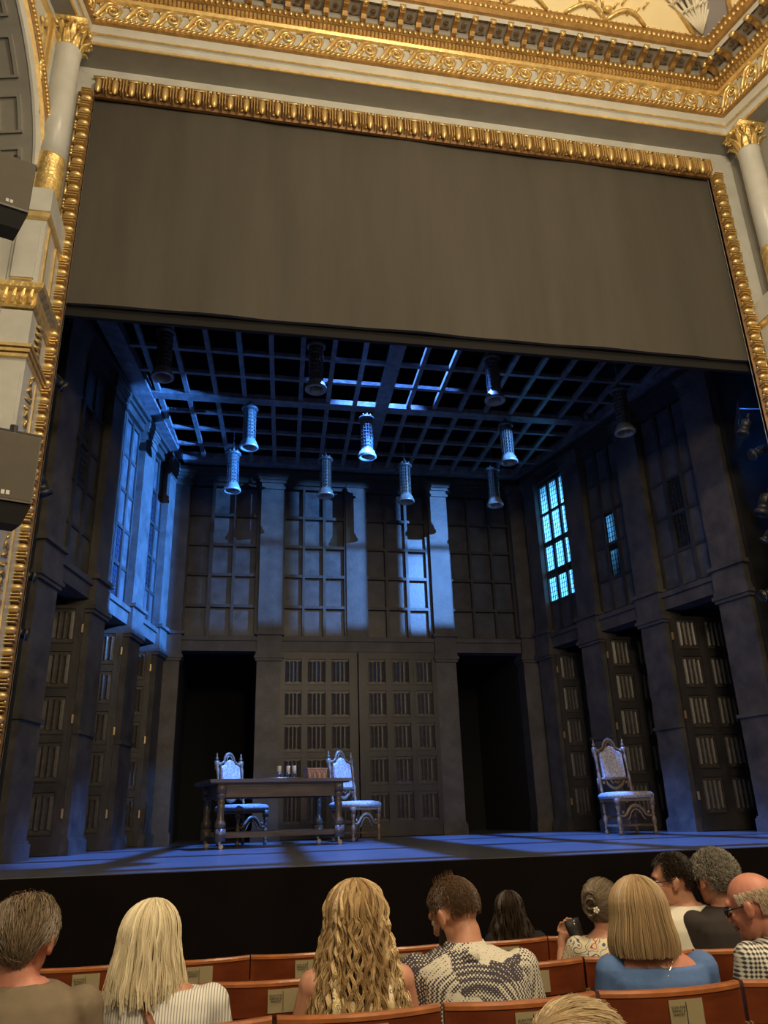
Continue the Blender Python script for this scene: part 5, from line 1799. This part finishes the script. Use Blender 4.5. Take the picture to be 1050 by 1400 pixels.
hb = hair_short(rr, lambda d: not (d[1] > .45 and d[2] < .5) and not (d[1] > .1 and d[2] < -.1) and d[2] > -.93, .07, 3200, .1, (-.4, -1, -.25), infl=.015, r=.0018, jit=.12, tone=lambda d, q: .15 + .85 * q)
arms6 = {-1: [(.25, .10, .78), (.20, .18, .955)], 1: [(.20, .22, .84), (-.085, .25, .955)]}
p6, T6 = person('bun', 'woman with ash hair twisted up in a flower clip, hands raised, floral top', (824, 1241), 4.12, -.01, R(-4), .02, R(-24), R(-6), hb, 'bun', 'floral', 'skin', .95, 1, 1.045, hscale=1.08, extras=clip, arms=arms6)
# the dark drinking glass in her hands
hp_ = onray(789, 1268, 4.18)
t = thing('drinking_glass', 'dark stemless glass held up by the woman with the flower clip', 'glass', (hp_.x, hp_.y, hp_.z - .055))
t.rotation_euler = (R(-8), R(-14), 0)
b = MB(); b.lathe([(.0, .0), (.024, .002), (.036, .03), (.040, .06), (.038, .095), (.036, .095), (.037, .06), (.033, .03), (.0, .008)], k=16); b.build('bowl', M['lens'], t, True)
b = MB(); b.lathe([(.0, .012), (.032, .03), (.0365, .052), (.0, .053)], k=16); b.build('napkin', M['white'], t, True)
# 7 blonde bob, blue dress
def chain(root, T, T3, Wp, b):
    e = MB(); e.tube([Wp(*p) for p in ((-.075, -.02, 1.055), (-.05, -.075, 1.045), (-.005, -.112, 1.005), (.0, -.118, .985), (.02, -.108, 1.01), (.055, -.07, 1.045), (.075, -.02, 1.055))], .0018, 5); e.ell(Wp(0, -.121, .98), (.005, .003, .005), 6, 4); e.build('necklace', M['brass'], root)
hb = hair_long(rr, -.125, 2600, .07, .001, 30, .85, .0019, .030, 16, .04, .018, .0, back=.05, thick=.022, cl=70, tn=(.42, .2, .16))
person('bob', 'woman with a smooth blonde bob in a cornflower blue dress', (874, 1254), 3.26, .035, R(-8), .0, R(-8), R(-4), hb, 'bob', 'blue', 'skinred', 1.08, 1, 1.0, hscale=1.12, extras=chain)
# 8 dark-haired man in white T-shirt and glasses, turned left
hb = hair_short(rr, keep_m(.62, -.55), .03, 2600, .3, (0, -.6, -.8), curl=.003, r=.002)
person('white', 'dark-haired man with glasses turned to the left, white T-shirt', (919, 1205), 4.15, .06, R(6), .02, R(62), R(-6), hb, 'black', 'white', 'skin', 1.0, 1, 1.06, hscale=1.05, extras=glasses)
# 9 grey curly hair, black T-shirt
hb = hair_short(rr, keep_m(.5, -.55), .036, 2600, .4, (.1, -.4, -.9), curl=.007, infl=.010, r=.0022, jit=.6, tone=lambda d, q: .25 + .75 * q)
person('grey', 'man with curly grey hair and a black T-shirt, seen from behind', (977, 1204), 4.05, .04, R(-2), .02, R(14), R(-4), hb, 'grey', 'black', 'skin', 1.15, 1, 1.06, hscale=1.06)
# 10 bald man, gingham, glasses
hb = hair_short(rr, lambda d: keep_m(-.2, -.55)(d) and d[2] < .30 and d[1] < .42, .02, 2200, .2, (0, -.4, -1), infl=.004, cap=True, r=.0018)
def ex10(root, T, T3, Wp, b):
    glasses(root, T, T3, Wp, b); collar('gingham', .075, 1.05, .035)(root, T, T3, Wp, b)
person('bald', 'bald man with white fringe and glasses in a black and white gingham shirt', (1030, 1240), 3.3, .10, R(4), .03, R(36), R(-14), hb, 'fringe', 'gingham', 'skinred', 1.1, 1, 1.06, hscale=1.12, extras=ex10)
# 11 foreground head of hair
hb = hair_short(rr, keep_m(.5, -.7), .09, 4200, .04, (.75, .1, -.5), infl=.014, r=.0016, jit=.1)
hc = onray(785, 1455, 1.5)
person('front', 'nearest person, only a curve of dark blonde hair at the bottom edge', (788, 1486), 1.5, .0, R(0), 0, R(0), R(-6), hb, 'front', 'dark', 'skin', 1.0, 2, 1.06)
# ------------------------------------------------------------------ tidy
import bmesh
for me in list(bpy.data.meshes):
    if me.users and len(me.vertices) < 4000 and me.name.split('.')[0] not in ('linenfold_panel', 'lettering'):
        bm = bmesh.new(); bm.from_mesh(me); bmesh.ops.recalc_face_normals(bm, faces=bm.faces); bm.to_mesh(me); bm.free()
bpy.context.view_layer.update()
